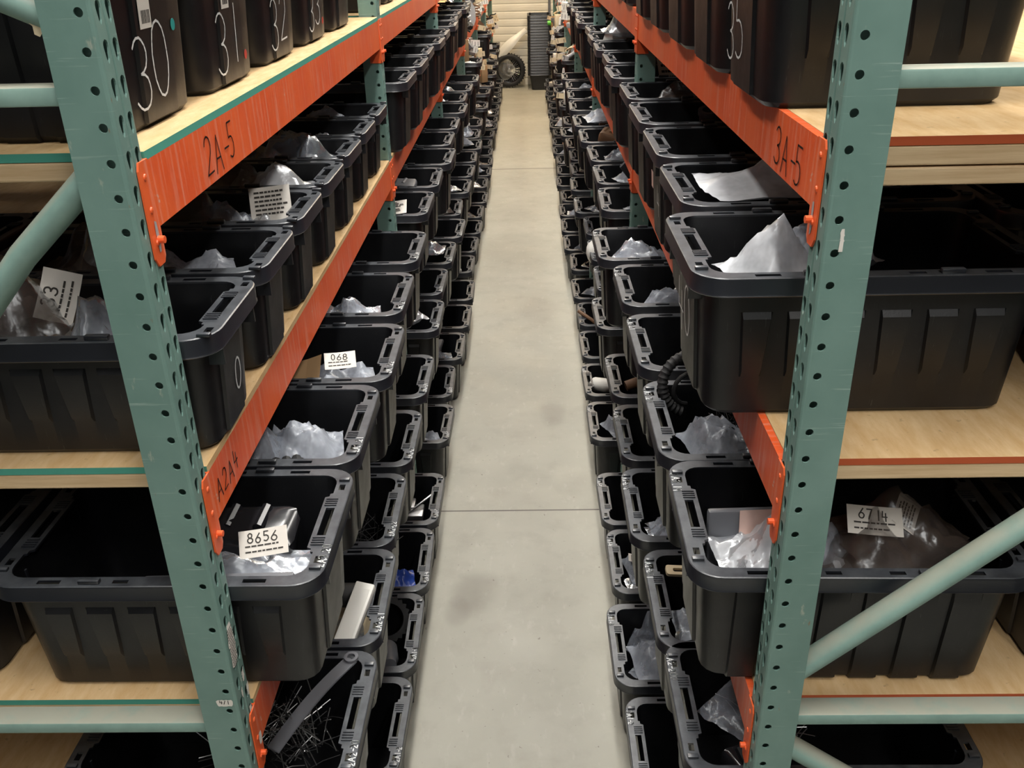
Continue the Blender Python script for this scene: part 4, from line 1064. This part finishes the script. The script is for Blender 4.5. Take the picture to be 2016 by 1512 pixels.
for s in (-1, 1):
    for lv in (4, 3, 2):
        y = 8.98 if lv != 2 else 9.4; n = 0; ymax = y-.05
        taken = [(t[1]-t[4]/2-.05, t[1]+t[4]/2+.05) for t in TOTES[(s, lv)] if t[1] > 8.5]
        step = .12 if lv != 2 else .3
        while y < 16.1:
            y += step*R.uniform(.7, 1.3)
            if any(abs(y-(b+D/2)) < .2 for b in BAYS): continue
            n += 1
            over = any(a < y < b for a, b in taken)
            k = R.choice(KW); nm, fn, what, cat = KINDS[k]
            cn, mm, _ = R.choice(CL)
            if nm == 'parts_box': cn, mm = R.choice((('brown', 'card'), ('cream', 'cream'), ('white', 'white_plastic')))
            if nm == 'exhaust_pipe': cn, mm = R.choice((('steel', 'steel'), ('black', 'rubber'), ('silver', 'silver')))
            bm_ = fn(n*13+lv)
            zmin = min(v[2] for v in bm_.v); xs = FX[s]+s*R.uniform(-.06, .14)
            z = TOPZ[lv]+.002-zmin+(SZ['big'][2] if over else 0)
            rot = (0, 0, R.uniform(-1, 1)+(PI/2 if k in (0, 2) else 0))
            if nm in ('motorcycle_fender', 'fairing') and not over:
                rot = (0, R.uniform(-1.2, -.7)*s, R.uniform(-.6, .6)); z = TOPZ[lv]+.24
            from mathutils import Euler
            rm = Euler(rot).to_matrix(); zz = [(rm @ Vector(v)).z for v in bm_.v]
            z = TOPZ[lv]+.002-min(zz)+(SZ['big'][2]+.012 if over else 0)
            if z+max(zz) > TOPZ[lv]+.515: continue
            yy_ = [(rm @ Vector(v)).y for v in bm_.v]; y = max(y, ymax+.012-min(yy_))
            if any(b-.02 < y+e < b+D+.02 for b in BAYS for e in (min(yy_), 0, max(yy_))) or y > 16: continue
            if any(a < y+e < b for a, b in taken for e in (min(yy_), max(yy_))) and not over: continue
            ymax = y+max(yy_)
            xx_ = [s*(rm @ Vector(v)).x for v in bm_.v]; xs = FX[s]+s*(R.uniform(-.09, .0)-min(xx_)); 
            o = thing(nm, f'{cn} {what} on the {SIDE[s]} {LEVEL[lv]}, {ORD[n]} loose part past the totes', cat, (xs, y, z), 0, 'loose tagged parts on the far shelves')
            o.rotation_euler = rot
            link(nm.split('_')[-1], bm_.mesh(nm, M[mm], True, 40), o)
            if R.random() < .5:
                mx = Matrix.Translation((FX[s]-s*R.uniform(.03, .09), y-.02, z+R.uniform(-.02, .10))) @ Matrix.Rotation(R.uniform(-.4, .4), 4, 'Z') @ Matrix.Rotation(PI/2, 4, 'X') @ Matrix.Rotation(R.uniform(-.3, .3)+PI/2, 4, 'Z')
                c = link('card_tag', R.choice(CARD), o); c['label'] = 'hanging card tag'
                c.matrix_local = (Matrix.Translation(o.location) @ o.rotation_euler.to_matrix().to_4x4()).inverted() @ mx

# ------------------------------------------------------------------ the far end: wheel, white fender, nested totes
t = thing('motorcycle_wheel', 'dirt bike wheel with knobbly tyre standing beside the tote stack at the aisle end', 'wheel', (-.335, 17.33, .304), 0)
t.scale = (.95, .95, .95)
prof = [(.225, -.04), (.235, -.048), (.275, -.05), (.298, -.035), (.303, 0), (.298, .035), (.275, .05), (.235, .048), (.225, .04), (.222, 0)]
rx = Matrix.Rotation(PI/2, 3, 'X')
mb = MB(); mb.lathe(prof, 48, (0, 0, 0), rx, True)
tyre = link('tyre', mb.mesh('tyre', M['rubber'], True, 50), t)
mb = MB()
for k in range(36):
    a = 2*PI*k/36
    for zz in ((-.032, .0, .032) if k % 2 else (-.018, .018)):
        mb.box(rx @ Vector((.304*math.cos(a), .304*math.sin(a), zz)), (.022, .018, .022), (rx @ Matrix.Rotation(a, 3, 'Z')))
link('tread_knobs', mb.mesh('tread_knobs', M['rubber']), tyre)
mb = MB(); mb.lathe([(.205, -.03), (.226, -.034), (.226, .034), (.205, .03), (.212, 0)], 40, (0, 0, 0), rx, True); link('rim', mb.mesh('rim', M['gloss_black'], True, 40), t)
mb = MB(); mb.lathe([(0, -.05), (.03, -.05), (.03, -.03), (.018, -.02), (.018, .02), (.03, .03), (.03, .05), (0, .05)], 18, (0, 0, 0), rx); link('hub', mb.mesh('hub', M['steel'], True, 40), t)
mb = MB()
for k in range(32):
    a = 2*PI*k/32; a2 = a+(.35 if k % 2 else -.35); zz = .035 if k % 4 < 2 else -.035
    mb.tube([rx @ Vector((.026*math.cos(a2), .026*math.sin(a2), zz)), rx @ Vector((.212*math.cos(a), .212*math.sin(a), 0))], .0022, 5)
link('spokes', mb.mesh('spokes', M['steel']), t)
mb = MB(); mb.lathe([(.085, -.056), (.115, -.056), (.115, -.053), (.085, -.053)], 30, (0, 0, 0), rx, True); link('brake_disc', mb.mesh('brake_disc', M['steel'], True, 40), t)
def copy_tree(o, parent=None):
    c = o.copy(); COL.objects.link(c); c.parent = parent
    for ch in list(o.children): copy_tree(ch, c)
    return c
t2 = copy_tree(t); t2.location = (-.44, 17.49, .304); t2.rotation_euler = (0, .4, -.02); t2['label'] = 'second dirt bike wheel standing just behind the first at the aisle end'
mb = fender(.72, .17, .75)
item('rear_fender', mb, M['white_plastic'], 'long white fender held up above the wheel at the end of the aisle', 'motorcycle part', (-.30, 17.27, .775), (1.2, -.72, .15))
# nested stack of empty totes
for k in range(22):
    o = thing('storage_tote', f'empty black tote nested in the stack at the aisle end, {ORD[k+1]} from the bottom', 'storage tote', (.212+R.uniform(-.0005, .0005), 17.255, .0008+k*.0455), PI/2, 'nested empty totes at the aisle end')
    link('body', BODY['nest'], o); link('rim', RIM['nest'], o)
mb = MB(); mb.lathe([(.02, -.05), (.036, -.05), (.038, -.03), (.038, .03), (.036, .05), (.02, .05)], 18, (0, 0, 0), None, True)
for k, (x, y) in enumerate(((.385, 16.1), (.455, 15.85))):
    o = link('tape_roll', mb.mesh('tape_roll', M['green_plastic'], True, 40) if k == 0 else tape_me, None, (x, y, TOPZ[3]+.0395), (0, PI/2, 0)); tape_me = o.data
    tag(o, ('farther' if k == 0 else 'nearer')+' of two bright green rolls at the far end of the right third shelf down', 'tape roll', 'green rolls on the right rack')
mb = MB(); mb.tube([(.40, 17.56, 0), (.40, 17.56, 2.4), (.36, 17.56, 2.5)], .022, 10)
item('drain_pipe', mb, M['grey'], 'thin dark pipe running up the roller door behind the tote stack', 'pipe', (0, 0, .001))
